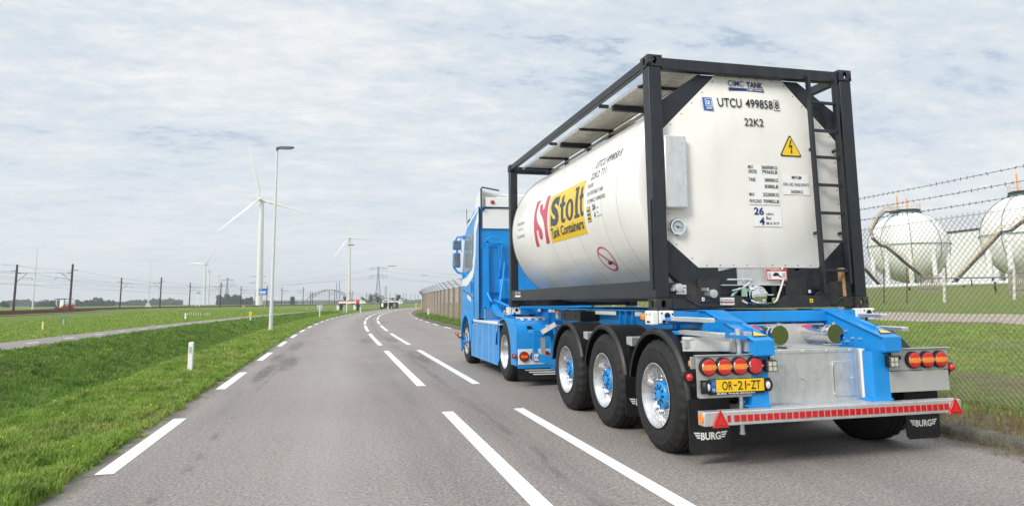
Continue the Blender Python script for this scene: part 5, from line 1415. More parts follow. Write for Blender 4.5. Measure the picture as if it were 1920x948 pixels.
# pipes, frame and hoses on the back wall
q = MB().bar((.0, 8.30, 2.70), (.46, 8.30, 2.68), .03, .05).bar((.08, 8.30, 2.70), (.10, 8.30, 1.30), .03, .045).bar((.34, 8.32, 2.68), (.35, 8.32, 1.95), .02, .03).bar((.03, 8.32, 2.55), (.03, 8.32, 1.3), .02, .09)
q.tube([(.06, 8.30, 2.74), (.15, 8.28, 2.80), (.30, 8.28, 2.76), (.36, 8.3, 2.70)], .012, 6)
q.box(.10, .36, 8.38, 8.42, 1.60, 2.60); q.box(.55, 1.5, 8.37, 8.42, 1.30, 2.2)
lpart(q, 'wall_frame', M['blue'], smooth=0)
lpart(MB().tube([(.46, 8.30, 2.25), (.42, 8.25, 1.95), (.36, 8.2, 1.65), (.30, 8.1, 1.42), (.20, 8.0, 1.36), (.10, 8.0, 1.42), (.03, 8.1, 1.60)], .020, 8).tube([(.40, 8.32, 2.75), (.39, 8.30, 2.40), (.36, 8.3, 2.1)], .014, 8), 'air_hose', M['blue'])
lpart(MB().box(.35, .60, 8.30, 8.40, 1.45, 1.90).box(.60, 1.9, 8.1, 8.40, 1.05, 1.35), 'wall_cabinet', M['blue'], bev=.04)
q = MB()
for k in range(8): q.box(.0+k*.055, .012+k*.055, 8.06, 8.07, 1.03, 1.28)
for k in range(6): q.box(.0, .40, 8.055, 8.062, 1.04+k*.045, 1.052+k*.045)
for a in ((-.02, .42, 1.02, 1.04), (-.02, .42, 1.27, 1.30), (-.02, .0, 1.02, 1.30), (.40, .42, 1.02, 1.30)): q.box(a[0], a[1], 8.05, 8.08, a[2], a[3])
gr = lpart(q, 'grille', M['blue'], smooth=0)
MB().box(.01, .40, 8.10, 8.30, 1.04, 1.27).build('grille_back', M['galv'], gr, smooth=0)
q = MB()
for x in (.80, 1.64): q.box(x-.04, x+.04, 5.3, 10.5, .74, 1.02)
for y in (5.5, 7.2, 8.3, 9.5): q.box(.84, 1.60, y, y+.1, .78, .98)
lpart(q, 'chassis', M['blue_dark'], smooth=0)
lpart(MB().prism([(.52, 1.06), (.52, 1.11), (1.9, 1.11), (1.9, 1.06)], 5.85, 6.75, 'y').box(.6, 1.84, 6.1, 6.4, .98, 1.06), 'coupling_plate', M['black'], bev=.01)
lpart(MB().prism([(7.95, 1.36), (7.4, 1.20), (6.9, 1.17), (6.9, 1.10), (7.5, 1.12), (8.1, 1.25)], .10, .20, 'x').tube([(.2, 8.2, 1.45), (.4, 7.6, 1.30), (.7, 7.2, 1.22), (.9, 6.9, 1.2)], .03, 8).tube([(.3, 8.2, 1.40), (.5, 7.5, 1.20), (.9, 7.0, 1.12)], .025, 8).box(.45, .75, 7.1, 8.0, 1.02, 1.22), 'deck_fittings', M['blue'], smooth=30, bev=.01)
lpart(MB().box(.3, 2.14, 6.9, 8.4, .95, 1.02).box(.5, 1.94, 8.4, 10.4, .5, 1.0).cyl((.3, 6.2, .515), (2.14, 6.2, .515), .14, n=16).cyl((.3, 10.02, .515), (2.14, 10.02, .515), .07, n=12), 'running_gear', M['black'])
wd, ws = make_wheel('dual'), make_wheel('steer', False)
# the drive wheels carry a deep rim
for ch in kids(wd):
    if ch.name.split('.')[0] == 'rim': pass
wlist = []
for (pr_, y, side) in ((wd, 6.20, -1), (wd, 6.20, 1), (ws, 10.02, -1), (ws, 10.02, 1)):
    o = pr_ if side < 0 else copy_tree(pr_); o.parent = tt
    o.location = Vector((-.060 if side < 0 else 2.498, y, .512))-OL; o.rotation_euler = (R(20*y), 0, 0 if side < 0 else math.pi)

# ------------------------------------------------------------------ beside the road
def lamp_post(x, y, h_, lab, arm=.95, ang=0.0, yaw_=0.0, group='white lamp posts along the road'):
    o = empty('street_lamp', (x, y, 0), lab, 'street lamp', group)
    MB().cyl((0, 0, -.1), (0, 0, 1.0), .105, .095, n=14).cyl((0, 0, 1.0), (0, 0, h_), .090, .050, n=14).cyl((0, 0, .0), (0, 0, .05), .16, .14, n=14).box(-.03, .03, -.10, -.094, .5, .9).build('pole', M['lamp_post'], o)
    q = MB().cyl((0, 0, h_-.12), (0, 0, h_+.10), .06, n=10); q.build('pole_cap', M['lamp_head'], o)
    q = MB().prism([(0, h_-.02), (0, h_+.06), (.18, h_+.12), (arm, h_+.10), (arm+.02, h_+.04), (arm*.8, h_-.02), (.2, h_)], -.11, .11, 'y'); hd = q.build('lamp_head', M['lamp_head'], o, smooth=0, bev=.01)
    MB().box(.2, arm*.85, -.08, .08, h_-.035, h_-.025).build('lamp_glass', M['clear'], hd, smooth=0)
    o.rotation_euler = (0, 0, yaw_); return o
lamp_post(-6.28, 31.07, 9.42, 'nearest and tallest white lamp post, its foot in the verge beside the road edge', .85, yaw_=-.25)
lamp_post(-1.85, 92.5, 9.35, 'white lamp post standing in front of the second wind turbine', .85, yaw_=-.3)
p = gp(728, 151); lamp_post(p.x, p.y, 9.3, 'thin white lamp post beside the low black box, right of the pylon', 1.6, yaw_=-.4)
p = gp(791, 205); lamp_post(p.x, p.y, 9.3, 'pale lamp post far off, its top showing above the far end of the wire fence', 1.6, yaw_=-.4)
def dbl_lamp(px, D, h_, lab, z=0):
    p = gp(px, D, z); o = empty('highway_lamp', p, lab, 'street lamp', 'double-headed lamp posts beyond the railway')
    MB().cyl((0, 0, -.5), (0, 0, h_), .22, .09, n=10).build('pole', M['lamp_post'], o)
    for s_ in (-1, 1):
        a = MB().tube([(0, 0, h_-.1), (s_*.6*rh.x, s_*.6*rh.y, h_), (s_*1.3*rh.x, s_*1.3*rh.y, h_+.05)], .05, 6).build('arm', M['lamp_post'], o)
        MB().bar((s_*1.0*rh.x, s_*1.0*rh.y, h_+.02), (s_*1.75*rh.x, s_*1.75*rh.y, h_+.03), .25, .12).build('lamp_head', M['galv'], a, smooth=0)
dbl_lamp(61.5, 188, 17.6, 'tall white double-armed lamp post left of the red tanker lorry', -.3); dbl_lamp(278, 260, 18, 'tall pale double-armed lamp post between the second pair of railway masts', -.3)
# marker posts
def marker(x, y, h_, w_, name, lab, cat, mats, group=None, z=0.0, tilt=0):
    o = empty(name, (x, y, z), lab, cat, group)
    MB().prism([(-w_/2, -.1), (w_/2, -.1), (w_/2, h_), (-w_/2, h_*.985)], -.025, .03, 'y').build('post', mats[0], o, smooth=0, bev=.012)
    if len(mats) > 1: MB().box(-w_*.25, w_*.25, -.030, -.0255, h_*.62, h_*.84).build('reflector', mats[1], o, smooth=0)
    o.rotation_euler = (0, R(tilt), -.3); return o
dl = [(-6.03, 10.01, .62, .105, 'nearest white roadside marker post, standing on the near grass verge'), (gp(676, 100).x, gp(676, 100).y, .78, .12, 'far white roadside marker post in front of the second half-round sign'), (5.17, 58.9, .80, .14, 'white roadside marker post at the foot of the wire fence')]
for x, y, h_, wv, lb in dl: marker(x, y, h_, wv, 'marker_post', lb, 'marker post', (M['white'], M['panel']), 'white roadside marker posts')
p = gp(349, 65); marker(p.x, p.y, .58, .16, 'marker_post', 'short white post with an orange cap in the field beside the low rail', 'marker post', (M['white'], M['orange']))
p = gp(83.5, 41); marker(p.x, p.y, .47, .10, 'marker_post', 'short pale yellow post in the grass left of the teal hoop', 'marker post', (simple('pale_yellow_paint', (.75, .66, .25), .5),))
p = gp(470.6, 61)
o = empty('marker_post', p, 'yellow pipeline marker on a white post beside the cycle path', 'marker post'); MB().box(-.05, .05, -.04, .04, 0, .45).build('post', M['white'], o, smooth=0); MB().box(-.12, .12, -.06, .06, .33, .72).build('head', M['yellow'], o, bev=.02)
p = gp(602, 160); o = empty('marker_post', p, 'slim yellow post in the far grass left of the half-round signs', 'marker post'); MB().box(-.08, .08, -.08, .08, 0, 1.15).build('post', M['yellow'], o, smooth=0)
p = gp(780, 180); o = empty('marker_post', p, 'slim cream post at the far bend beside the end of the fence', 'marker post'); MB().box(-.09, .09, -.09, .09, 0, 1.3).build('post', M['yellow'], o, smooth=0)
p = gp(576, 150); o = empty('bollard', p, 'small white bollard with a dark band in the far grass', 'bollard'); MB().cyl((0, 0, 0), (0, 0, .40), .09, n=10).build('body', M['white'], o); MB().cyl((0, 0, .18), (0, 0, .24), .095, n=10).build('band', M['black'], o)
p = gp(457, 150, .62); o = empty('marker_post', p, 'small round yellow marker on top of the railway bank', 'marker post'); MB().sphere((0, 0, .18), .24, 10, 6, 0, (1, 1, .7)).build('cap', M['yellow'], o); MB().cyl((0, 0, -.2), (0, 0, .1), .06, n=8).build('post', M['galv'], o)
p = gp(121.4, 53); o = empty('ground_hoop', p, 'small teal hoop standing in the grass in front of the railway bank', 'hoop')
MB().tube([(-.17, 0, -.05), (-.14, 0, .35), (-.07, 0, .58), (0, 0, .63), (.07, 0, .58), (.14, 0, .35), (.17, 0, -.05)], .030, 8).build('hoop', M['teal'], o); MB().box(-.06, .06, -.02, .02, 0, .38).build('plate', M['panel'], o, smooth=0)
# sign seen from behind
p = gp(609.7, 68); p.x, p.y = -4.41-.35, 66.0
o = empty('road_sign', p, 'small grey sign back on a white post at the road edge', 'road sign')
MB().cyl((0, 0, -.1), (0, 0, 1.2), .055, n=10).build('post', M['white'], o); MB().box(-.27, .27, -.02, .02, .72, 1.22).build('panel', M['galv'], o, bev=.02); MB().box(-.25, .25, -.035, -.021, .95, .99).build('bracket', M['galv'], o, smooth=0)
# half-round signs
for px, D, lb in ((633, 112, 'left half-round white sign on a dark stand in front of the railway bank'), (664.5, 112, 'right half-round white sign on a dark stand, behind the far marker post')):
    p = gp(px, D, .0); o = empty('track_sign', p, lb, 'sign', 'half-round white signs by the bank')
    pts = [(-.15, .28), (-.15, 1.12)]+[(-.15+.45*math.sin(R(a)), .70+.42*math.cos(R(a))) for a in range(10, 171, 10)]
    MB().prism(pts, -.03, .0, 'y').build('panel', M['white'], o, smooth=0)
    MB().box(.35, .75, .0, .25, .25, 1.15).box(-.15, 1.05, .1, .13, .85, 1.05).box(-.12, -.06, .02, .06, -.1, .3).build('stand', simple('dark_green_box', (.025, .045, .04), .6) if 'dg' not in M else M['dg'], o, smooth=0)
    MB().box(.95, 1.08, -.02, .08, -.1, 1.15).build('side_post', M['galv'], o, smooth=0)
# low black box
p = gp(713, 158); o = empty('equipment_box', p, 'long low black box with a white panel beside the road bend', 'equipment box')
q = MB(); e_ = Vector((rh.x, rh.y, 0))
def lb_(a0, a1, z0, z1, dep=1.2, off=0.0):
    m = MB(); c0 = e_*a0-fh*off; c1 = e_*a1-fh*off
    m.add([c0+Vector((0,0,z0)), c1+Vector((0,0,z0)), c1+Vector((0,0,z1)), c0+Vector((0,0,z1)), c0+fh*dep+Vector((0,0,z0)), c1+fh*dep+Vector((0,0,z0)), c1+fh*dep+Vector((0,0,z1)), c0+fh*dep+Vector((0,0,z1))], [(0,1,2,3),(5,4,7,6),(0,4,5,1),(3,2,6,7),(0,3,7,4),(1,5,6,2)])
    return m
bb = lb_(0, 3.9, .15, 1.45); bb.add(lb_(0, .25, -.1, .3).v, lb_(0, .25, -.1, .3).f); bb.build('body', M['black'], o, smooth=0)
lb_(.22, .72, .45, 1.30, .05, .06).build('white_panel', M['white'], o, smooth=0); lb_(1.5, 1.75, .2, .55, .05, .06).build('reflector', M['yellow'], o, smooth=0); lb_(2.5, 2.7, .2, .55, .05, .06).build('reflector', M['yellow'], o, smooth=0)
lb_(2.9, 3.6, .35, 1.2, .05, .06).build('grey_panel', M['pylon'], o, smooth=0)
# low rail barrier in the field
p = gp(348, 88); o = empty('low_rail', p, 'low white rail on many short posts in the field before the railway bank', 'barrier')
q = MB()
for k in range(11): c_ = e_*(.28*k+(.3 if k > 7 else 0)); q.box(c_.x-.025, c_.x+.025, c_.y-.025, c_.y+.025, -.1, .40)
q.build('posts', M['far_white'], o, smooth=0); MB().bar(tuple(Vector((0, 0, .41))), tuple(e_*2.1+Vector((0, 0, .41))), .05, .05).build('rail', M['wood'], o, smooth=0)

# ------------------------------------------------------------------ railway masts and wires
def rmast(px, D, h_, side, lab, z=.4, wire_arm=True):
    p = gp(px, D, z); o = empty('railway_mast', p, lab, 'railway mast', 'brown masts along the railway')
    MB().prism([(-.16, -1), (.16, -1), (.13, h_), (-.13, h_)], -.14, .14, 'y').build('pole', M['mast'], o, smooth=0)
    s_ = side; E_ = lambda a, z: (rh.x*a*s_, rh.y*a*s_, z)
    q = MB().bar(E_(-1.0, h_-1.15), E_(.2, h_-1.15), .08, .10)
    q.bar(E_(0, h_*.815), E_(.9, h_*.815), .10, .14); q.bar(E_(.9, h_*.815), E_(3.2, h_*.82), .05, .05); q.bar(E_(0, h_*.62), E_(2.0, h_*.81), .06, .06); q.bar(E_(1.2, h_*.70), E_(2.9, h_*.72), .04, .04); q.bar(E_(2.9, h_*.72), E_(3.0, h_*.66), .04, .04)
    q.build('bracket', M['mast'], o, smooth=0); return o
mp_ = [((26, 131), 127, 8.6), ((225, 300), 190, 8.5), ((355, 413), 230, 8.2), ((451, 500), 269, 7.9), ((528, 568), 324, 8.6), ((582, 585.5), 360, 7.0), ((617, 627), 400, 8.4), ((656, 660), 430, 8.5), ((687, 694), 500, 8.6)]
names_ = ['first pair, nearest', 'second pair', 'third pair', 'fourth pair', 'fifth pair', 'pair left of the arch bridge', 'pair before the arch bridge', 'pair behind the second turbine', 'pair before the dark trees']
for k, ((a, b), D, h_) in enumerate(mp_):
    rmast(a, D, h_, 1, 'brown railway mast, left one of the %s' % names_[k]); rmast(b, D, h_, -1, 'brown railway mast, right one of the %s' % names_[k])
for j, px in enumerate((731, 742.5, 756, 761.5, 770, 778, 784)):
    p = gp(px, 520+20*j, .4); o = empty('railway_mast', p, '%s of the thin far masts in the row right of the dark trees' % ('leftmost', 'second from left', 'third from left', 'middle', 'third from right', 'second from right', 'rightmost')[j], 'railway mast', 'thin far masts right of the trees')
    MB().cyl((0, 0, -1), (0, 0, 8.5), .16, n=6).build('pole', M['pylon'], o); MB().bar((-1.2, 0, 7), (1.2, 0, 7), .1, .1).build('bracket', M['pylon'], o)
WN = ['feeder, outer left side,', 'feeder, outer right side,', 'upper left carrier', 'lower left contact', 'upper right carrier', 'lower right contact', 'low left return', 'low right return', 'topmost']
def wirepts(pairs, frac, lat):
    o = []
    for (a, b), D, h_ in pairs:
        p = gp(a+(b-a)*lat, D, .4+h_*frac); o.append(p)
    return o
for lat, frac, sag in ((-.12, .86, .5), (1.10, .86, .5), (.30, .82, .9), (.30, .66, .15), (.72, .82, .9), (.72, .66, .15), (0.02, .60, .5), (.95, .55, .5), (-.05, 1.0, .8)):
    ps = wirepts(mp_[:5]+mp_[6:], frac, lat); ps = [ps[0]+(ps[0]-ps[1])*.9]+ps; q = MB()
    for a, b in zip(ps, ps[1:]):
        prev = a
        for k in range(1, 9):
            t_ = k/8; c_ = a.lerp(b, t_); c_.z -= sag*4*t_*(1-t_); q.cyl(prev, c_, .018 if frac < .9 else .014, n=3, caps=False); prev = c_
    tag(q.build('overhead_wire', M['pylon'], smooth=0), '%s overhead wire strung along the railway masts' % WN.pop(0), 'wire', 'overhead wires of the railway')

# ------------------------------------------------------------------ wind turbines
def turbine(pxb, hub, tips, D, tw, lab):
    hp = at(hub[0], hub[1], D); base = Vector((hp.x, hp.y, -.5)); b2 = gp(pxb, D); base.x, base.y = b2.x, b2.y
    o = empty('wind_turbine', base, lab, 'wind turbine', 'white wind turbines')
    H = hp-base
    tv = fh; n = 24
    q = MB().cyl((0, 0, -2), (H.x, H.y, H.z-tw*.28), tw/2, tw*.33, n=n); q.build('tower', M['turb'], o)
    hb = H-tv*(tw*.75)
    MB().cyl(H-tv*tw*.45, H+tv*tw*1.1, tw*.36, tw*.28, n=16).build('nacelle', M['far_grey'] if False else M['turb'], o)
    hub_ = MB().cyl(hb+tv*tw*.3, hb-tv*tw*.15, tw*.30, tw*.22, n=16).sphere(hb-tv*tw*.12, tw*.22, 12, 8).build('rotor_hub', M['turb'], o)
    for tx_, ty_ in tips:
        tip = at(tx_, ty_, D)-base-tv*(tw*.75); d = tip-hb; ln = d.length; d.normalize(); sd2 = tv.cross(d).normalized()
        q = MB(); st = [(.0, .20, .20), (.05, .20, .20), (.12, .30, .16), (.2, .38, .11), (.4, .30, .07), (.7, .19, .04), (.92, .10, .02), (1.0, .03, .01)]
        ks = 8
        for i, (f_, ch, th) in enumerate(st):
            ch *= tw*1.05; th *= tw; tw_ = R(30)*(1-f_) if f_ > .05 else 0
            ax = sd2*math.cos(tw_)+tv*math.sin(tw_); ay = tv*math.cos(tw_)-sd2*math.sin(tw_)
            for j in range(ks):
                a = 2*math.pi*j/ks; q.v.append(tuple(hb+d*ln*f_+ax*(ch*(math.cos(a)*.5+(.22 if f_ > .1 else 0)))+ay*(th*.5*math.sin(a))))
        for i in range(len(st)-1):
            for j in range(ks): q.f.append((i*ks+j, i*ks+(j+1) % ks, (i+1)*ks+(j+1) % ks, (i+1)*ks+j)); q.mi.append(0)
        q.f.append(tuple((len(st)-1)*ks+j for j in range(ks))); q.mi.append(0)
        q.build('blade', M['turb'], o, smooth=60)
    return o
turbine(486, (491, 374.5), [(470.5, 272), (409, 437.5), (591, 403.5)], 562, 5.6, 'largest white wind turbine, its tower rising behind the blue sign')
turbine(654.5, (655.5, 446), [(630.5, 387.5), (618.5, 493.5), (720, 451.5)], 875, 4.4, 'second largest white wind turbine, behind the middle lamp post')
turbine(383, (385.5, 495), [(349, 492), (408, 466), (399, 527)], 1400, 5.6, 'small white wind turbine left of the lattice pylon, tallest of the far three')
turbine(390.5, (392.5, 507), [(384, 513), (412, 520), (391, 478)], 1670, 5.6, 'small white wind turbine, middle one of the far three')
turbine(409.5, (410.2, 516.5), [(397, 507), (424, 511), (411, 541)], 2000, 5.6, 'smallest white wind turbine, rightmost of the far three')

# ------------------------------------------------------------------ pylons
def pylon(px, D, h_, arms, lab, wires=()):
    p = gp(px, D, -.5); o = empty('lattice_pylon', p, lab, 'pylon', 'steel lattice pylons'); t_ = D*.00032
    E_ = lambda a, z, d=0.0: Vector((rh.x*a+fh.x*d, rh.y*a+fh.y*d, z))
    q = MB(); bw_, tw_ = h_*.085, h_*.018
    wz = lambda z: tw_+(bw_-tw_)*max(0, 1-z/(h_*.78))**1.15
    lv = [h_*f_ for f_ in (0, .12, .23, .33, .42, .50, .57, .64, .70, .76, .82, .88, .94, 1.0)]
    for sx_ in (-1, 1):
        for sy_ in (-1, 1):
            for a, b in zip(lv, lv[1:]): q.bar(E_(sx_*wz(a), a, sy_*wz(a)), E_(sx_*wz(b), b, sy_*wz(b)), t_, t_)
    for a, b in zip(lv, lv[1:]):
        for sy_ in (-1, 1):
            q.bar(E_(-wz(a), a, sy_*wz(a)), E_(wz(b), b, sy_*wz(b)), t_*.7, t_*.7); q.bar(E_(wz(a), a, sy_*wz(a)), E_(-wz(b), b, sy_*wz(b)), t_*.7, t_*.7)
        for sx_ in (-1, 1): q.bar(E_(sx_*wz(a), a, -wz(a)), E_(sx_*wz(b), b, wz(b)), t_*.7, t_*.7)
    q.build('mast', M['pylon'], o, smooth=0)
    for z, hw, drop in arms:
        q = MB().bar(E_(-hw, z), E_(hw, z), t_*1.3, t_*1.3).bar(E_(-hw, z), E_(0, z+h_*.035), t_, t_).bar(E_(hw, z), E_(0, z+h_*.035), t_, t_)
        for s_ in (-1, -.62, .62, 1):
            q.bar(E_(s_*hw*.98, z), E_(s_*hw*.90, z-drop), t_*.8, t_*.8); q.bar(E_(s_*hw*.78, z), E_(s_*hw*.90, z-drop), t_*.6, t_*.6)
        q.build('cross_arm', M['pylon'], o, smooth=0)
    if wires:
        q = MB()
        for a, b, sag, r_ in wires:
            prev = a-p
            for k in range(1, 17):
                u_ = k/16; c_ = a.lerp(b, u_)-p; c_.z -= sag*4*u_*(1-u_); q.cyl(prev, c_, r_, n=3, caps=False); prev = c_
        q.build('power_line', M['pylon'], o, smooth=0)
    return o
wr = []
for (x0, y0), (x1, y1), (xl, yl) in (((723, 500), (1000, 526), (300, 590)), ((727, 519), (1000, 540), (200, 560)), ((693, 504), (980, 530), (430, 555)), ((694, 518), (960, 537), (330, 560))):
    a = at(x0, y0, 940); wr.append((a, at(x1, y1, 700), 2, .10)); wr.append((a, at(xl, yl-25, 1300), 8, .12))
pylon(708.5, 940, 50.5, ((48.5, 12, 4), (38.5, 12.5, 5.5)), 'nearest lattice pylon, above the dark trees right of the second turbine', wr)
pylon(424.5, 1320, 52, ((47.5, 12, 4), (38.5, 16, 5)), 'far lattice pylon left of the largest wind turbine')
pylon(482, 1130, 50, ((46, 14, 0.5), (36, 14, 1)), 'lattice pylon half hidden behind the largest turbine tower')
# ------------------------------------------------------------------ direction sign, bridge, chimneys, tower
p = gp(492, 235, 0); o = empty('direction_sign', p, 'blue motorway direction sign in front of the largest turbine tower', 'road sign')
lb_(-1.35, 1.35, 4.4, 6.6, .12).build('panel', simple('sign_blue', (.01, .12, .48), .4), o, smooth=0)
q = MB()
ms = lambda a, b: tuple(e_*a-fh*.02+Vector((0, 0, b)))
for z, x0, x1, hh in ((6.15, -1.1, -.3, .18), (5.25, -1.15, 1.1, .35), (5.05, -1.15, .9, .12), (4.6, -.9, .0, .15), (4.6, .2, .9, .15)): rect(q, x0, z, x1, z+hh, ms, 0)
q.build('white_legend', M['paper'], o, smooth=0); lb_(-.9, -.8, -.5, 4.4, .1).build('post', M['galv'], o, smooth=0); lb_(.8, .9, -.5, 4.4, .1).build('post', M['galv'], o, smooth=0)
D = 1500; p = gp(614, D, 0); o = empty('arch_bridge', p, 'blue-grey steel arch bridge on the horizon between the turbines', 'bridge')
sc2 = D/F; E_ = lambda a, z, d=0.0: e_*a+fh*d+Vector((0, 0, z))
hw = 40*sc2; zd = 9.0; za = 30.0
for dd in (0, 14):
    q = MB(); pr_ = None
    for k in range(25):
        u_ = -1+2*k/24; c_ = E_(u_*hw+dd*.3, zd+(za-zd)*(1-u_*u_), dd)
        if pr_ is not None: q.bar(pr_, c_, 1.6, 1.9)
        pr_ = c_
    q.build('arch', M['pylon'], o, smooth=0)
    q = MB()
    for k in range(1, 14): u_ = -1+2*k/14; q.bar(E_(u_*hw+dd*.3, zd, dd), E_(u_*hw+dd*.3, zd+(za-zd)*(1-u_*u_), dd), .35, .35)
    q.build('hangers', M['pylon'], o, smooth=0)
q = MB().bar(E_(-110, zd-1, 7), E_(160, zd-1, 7), 14, 2.4); q.build('deck', M['far_grey'], o, smooth=0)
for a in (-100, -75, -52, 52, 80, 110, 140): MB().bar(E_(a, -2, 7), E_(a, zd-2, 7), 2.0, 2.4).build('pier', M['far_grey'], o, smooth=0)
for k, (px, y0, lab) in enumerate(((631, 530, 'shorter blue chimney behind the arch bridge'), (636.7, 528, 'taller blue chimney behind the arch bridge'))):
    D = 2600; p = gp(px, D, -2); tp = at(px, y0, D); o = empty('chimney', p, lab, 'chimney', 'blue chimneys on the horizon')
    MB().cyl((0, 0, 0), (tp.x-p.x, tp.y-p.y, tp.z+2), 2.0, 1.7, n=12).build('shaft', M['far_blue'], o); MB().cyl((0, 0, tp.z+2), (0, 0, tp.z+3.5), 2.1, n=12).build('crown', M['far_grey'], o)
D = 2800; p = gp(722.3, D, -2); tp = at(722.3, 536, D); o = empty('office_tower', p, 'pale grey slab tower on the horizon right of the pylon', 'tower'); lb_(-3.4, 3.4, 0, tp.z, 12).build('body', M['far_grey'], o, smooth=0); lb_(-2.6, 2.6, tp.z, tp.z+2, 8, -2).build('roof_plant', M['far_grey'], o, smooth=0)
p = gp(371, 300); o = empty('lattice_mast', p, 'white A-shaped mast with a small head beyond the railway', 'mast')
MB().bar(E_(-.9, 0), E_(.12, 6.2), .35, .35).bar(E_(.8, 0), E_(.12, 6.2), .35, .35).bar(E_(-.5, 2), E_(.6, 2), .2, .2).build('legs', M['far_white'], o, smooth=0); MB().bar(E_(-.6, 6.4), E_(.8, 6.5), .5, .4).build('head', M['pylon'], o, smooth=0)
p = gp(272, 300); o = empty('white_gantry', p, 'small white frame and low wall beyond the railway bank', 'barrier')
lb_(0, 2.6, 0, .9, 1).build('low_wall', M['far_white'], o, smooth=0); MB().bar(E_(-1.6+2, 0), E_(.6, 1.9), .3, .3).bar(E_(.6, 1.9), E_(1.9, 1.9), .3, .3).bar(E_(1.9, 1.9), E_(2.0, 0), .3, .3).build('frame', M['far_white'], o, smooth=0)
# ------------------------------------------------------------------ far vehicles
def lorry(px, D, z, lab, kind, cat='lorry'):
    p = gp(px, D, z); o = empty('lorry', p, lab, cat)
    def bx(a0, a1, z0, z1, dep, off, name, mat, par=None):
        return lb_(a0, a1, z0, z1, dep, off).build(name, mat, par or o, smooth=0)
    if kind == 'tanker':      # seen from behind on the left, three-quarter
        o.rotation_euler = (0, 0, R(27))
        q = MB(); a = E_(-1.3, 2.5, 0); b = E_(1.2, 2.45, 6); q.cyl(a, b, 1.18, n=20); q.build('tank', M['white'], o)
        q = MB()
        for x in (-2.6, 0.05):
            for dz in (0, 1):
                pass
        for c0, c1 in ((E_(-2.55, .7), E_(-2.55, 3.9)), (E_(-.05, .7), E_(-.05, 3.9)), (E_(-2.55, 3.9), E_(-.05, 3.9)), (E_(-2.55, 3.9), E_(-.2, 3.75, 6)), (E_(-.05, 3.9), E_(1.9, 3.75, 6)), (E_(-2.0, .8), E_(-2.0, 3.9)), (E_(-1.5, .8), E_(-1.5, 3.9))): q.bar(c0, c1, .16, .16)
        for z_ in (1.3, 1.9, 2.5, 3.1): q.bar(E_(-2.0, z_), E_(-1.5, z_), .1, .1)
        q.build('frame', M['frame'], o, smooth=0)
        bx(-2.5, 1.0, .55, 1.25, 6, 0, 'chassis', M['red'])
        bx(.1, 2.2, .6, 2.0, 3.0, -3.0, 'cab', M['red']); bx(.7, 2.25, 1.9, 2.9, 2, -5, 'cab_roof', M['white']); bx(1.75, 2.28, 1.5, 2.2, 1.5, -4.8, 'cab_window', M['glass'])
        for a, d in ((-2.3, .6), (-1.2, 1.8), (1.25, 3.2), (2.0, 5.0)):
            MB().cyl(E_(a-.15, .5, d-.4), E_(a+.25, .5, d-.5), .5, n=16).build('wheel', M['rubber'], o)
            MB().cyl(E_(a-.17, .5, d-.41), E_(a-.0, .5, d-.43), .22, n=10).build('wheel_hub', M['rimalu'], o)
    if kind == 'box':
        bx(0, 9.2, .95, 2.0, 2.5, 0, 'trailer_body', M['white']); bx(0, 9.2, 2.0, 2.7, 2.4, -.05, 'load', M['red']); bx(10, 12, .6, 3.0, 2.4, 0, 'cab', M['red'])
        bx(11.5, 12.01, 1.7, 2.5, 2.3, .02, 'cab_window', M['glass'])
        for a in (1, 2.2, 3.4, 8.4, 11): MB().cyl(E_(a, .5, -.05), E_(a, .5, .3), .5, n=14).build('wheel', M['rubber'], o)
    if kind == 'van':
        bx(0, 5.4, .5, 2.5, 2.1, 0, 'body', M['far_white']); bx(4.6, 6.2, .5, 1.6, 2.1, .01, 'bonnet', M['far_white']); bx(4.4, 5.2, 1.6, 2.3, 2.0, .03, 'window', M['glass'])
        for a in (1, 5): MB().cyl(E_(a, .35, -.06), E_(a, .35, .25), .35, n=12).build('wheel', M['rubber'], o)
    return o
lorry(121, 216, -.4, 'red and white tanker lorry driving away beyond the railway on the left', 'tanker')
lorry(635, 400, .3, 'white trailer and red lorry cab parked beyond the railway behind the second turbine', 'box')
lorry(665, 400, .5, 'pale grey van between the red lorry cab and the dark trees', 'van', 'van'); lorry(727, 520, .3, 'white van parked right of the dark trees', 'van', 'van'); lorry(740, 540, .3, 'second white van parked farther right by the thin masts', 'van', 'van')
p = gp(717, 560, .3); o = empty('low_building', p, 'long low white building behind the parked vans', 'building'); lb_(0, 15, 0, 4.2, 10).build('wall', M['far_white'], o, smooth=0); lb_(-.3, 15.3, 4.2, 4.8, 11, .3).build('roof', M['pylon'], o, smooth=0); lb_(1, 14, 1.8, 3.0, .1, .05).build('window_band', M['glass'], o, smooth=0)

# ------------------------------------------------------------------ trees and far woods
def leafcloud(n, ctrs, size, squash=.8):
    """leaf clumps: small quads spread through a crown made of several lobes"""
    ctrs = np.asarray(ctrs, float); idx = rng.integers(0, len(ctrs), n)
    c_ = ctrs[idx]; d = rng.normal(size=(n, 3)); d /= np.linalg.norm(d, axis=1)[:, None]
    r_ = c_[:, 3]*rng.uniform(.55, 1.05, n)
    P_ = c_[:, :3]+d*r_[:, None]*np.array([1, 1, squash])
    a = rng.normal(size=(n, 3)); a /= np.linalg.norm(a, axis=1)[:, None]; b = np.cross(a, rng.normal(size=(n, 3))); b /= np.linalg.norm(b, axis=1)[:, None]
    s_ = size*rng.uniform(.6, 1.4, n)[:, None]
    V_ = np.stack([P_-a*s_, P_+b*s_*.6, P_+a*s_, P_-b*s_*.6], 1).reshape(-1, 3)
    return V_, np.arange(n*4).reshape(-1, 4)
def leafobj(name, V_, F_, m, parent=None):
    me = bpy.data.meshes.new(name); me.from_pydata(V_.tolist(), [], F_.tolist()); me.materials.append(m); o = bpy.data.objects.new(name, me); col.objects.link(o); o.parent = parent; return o
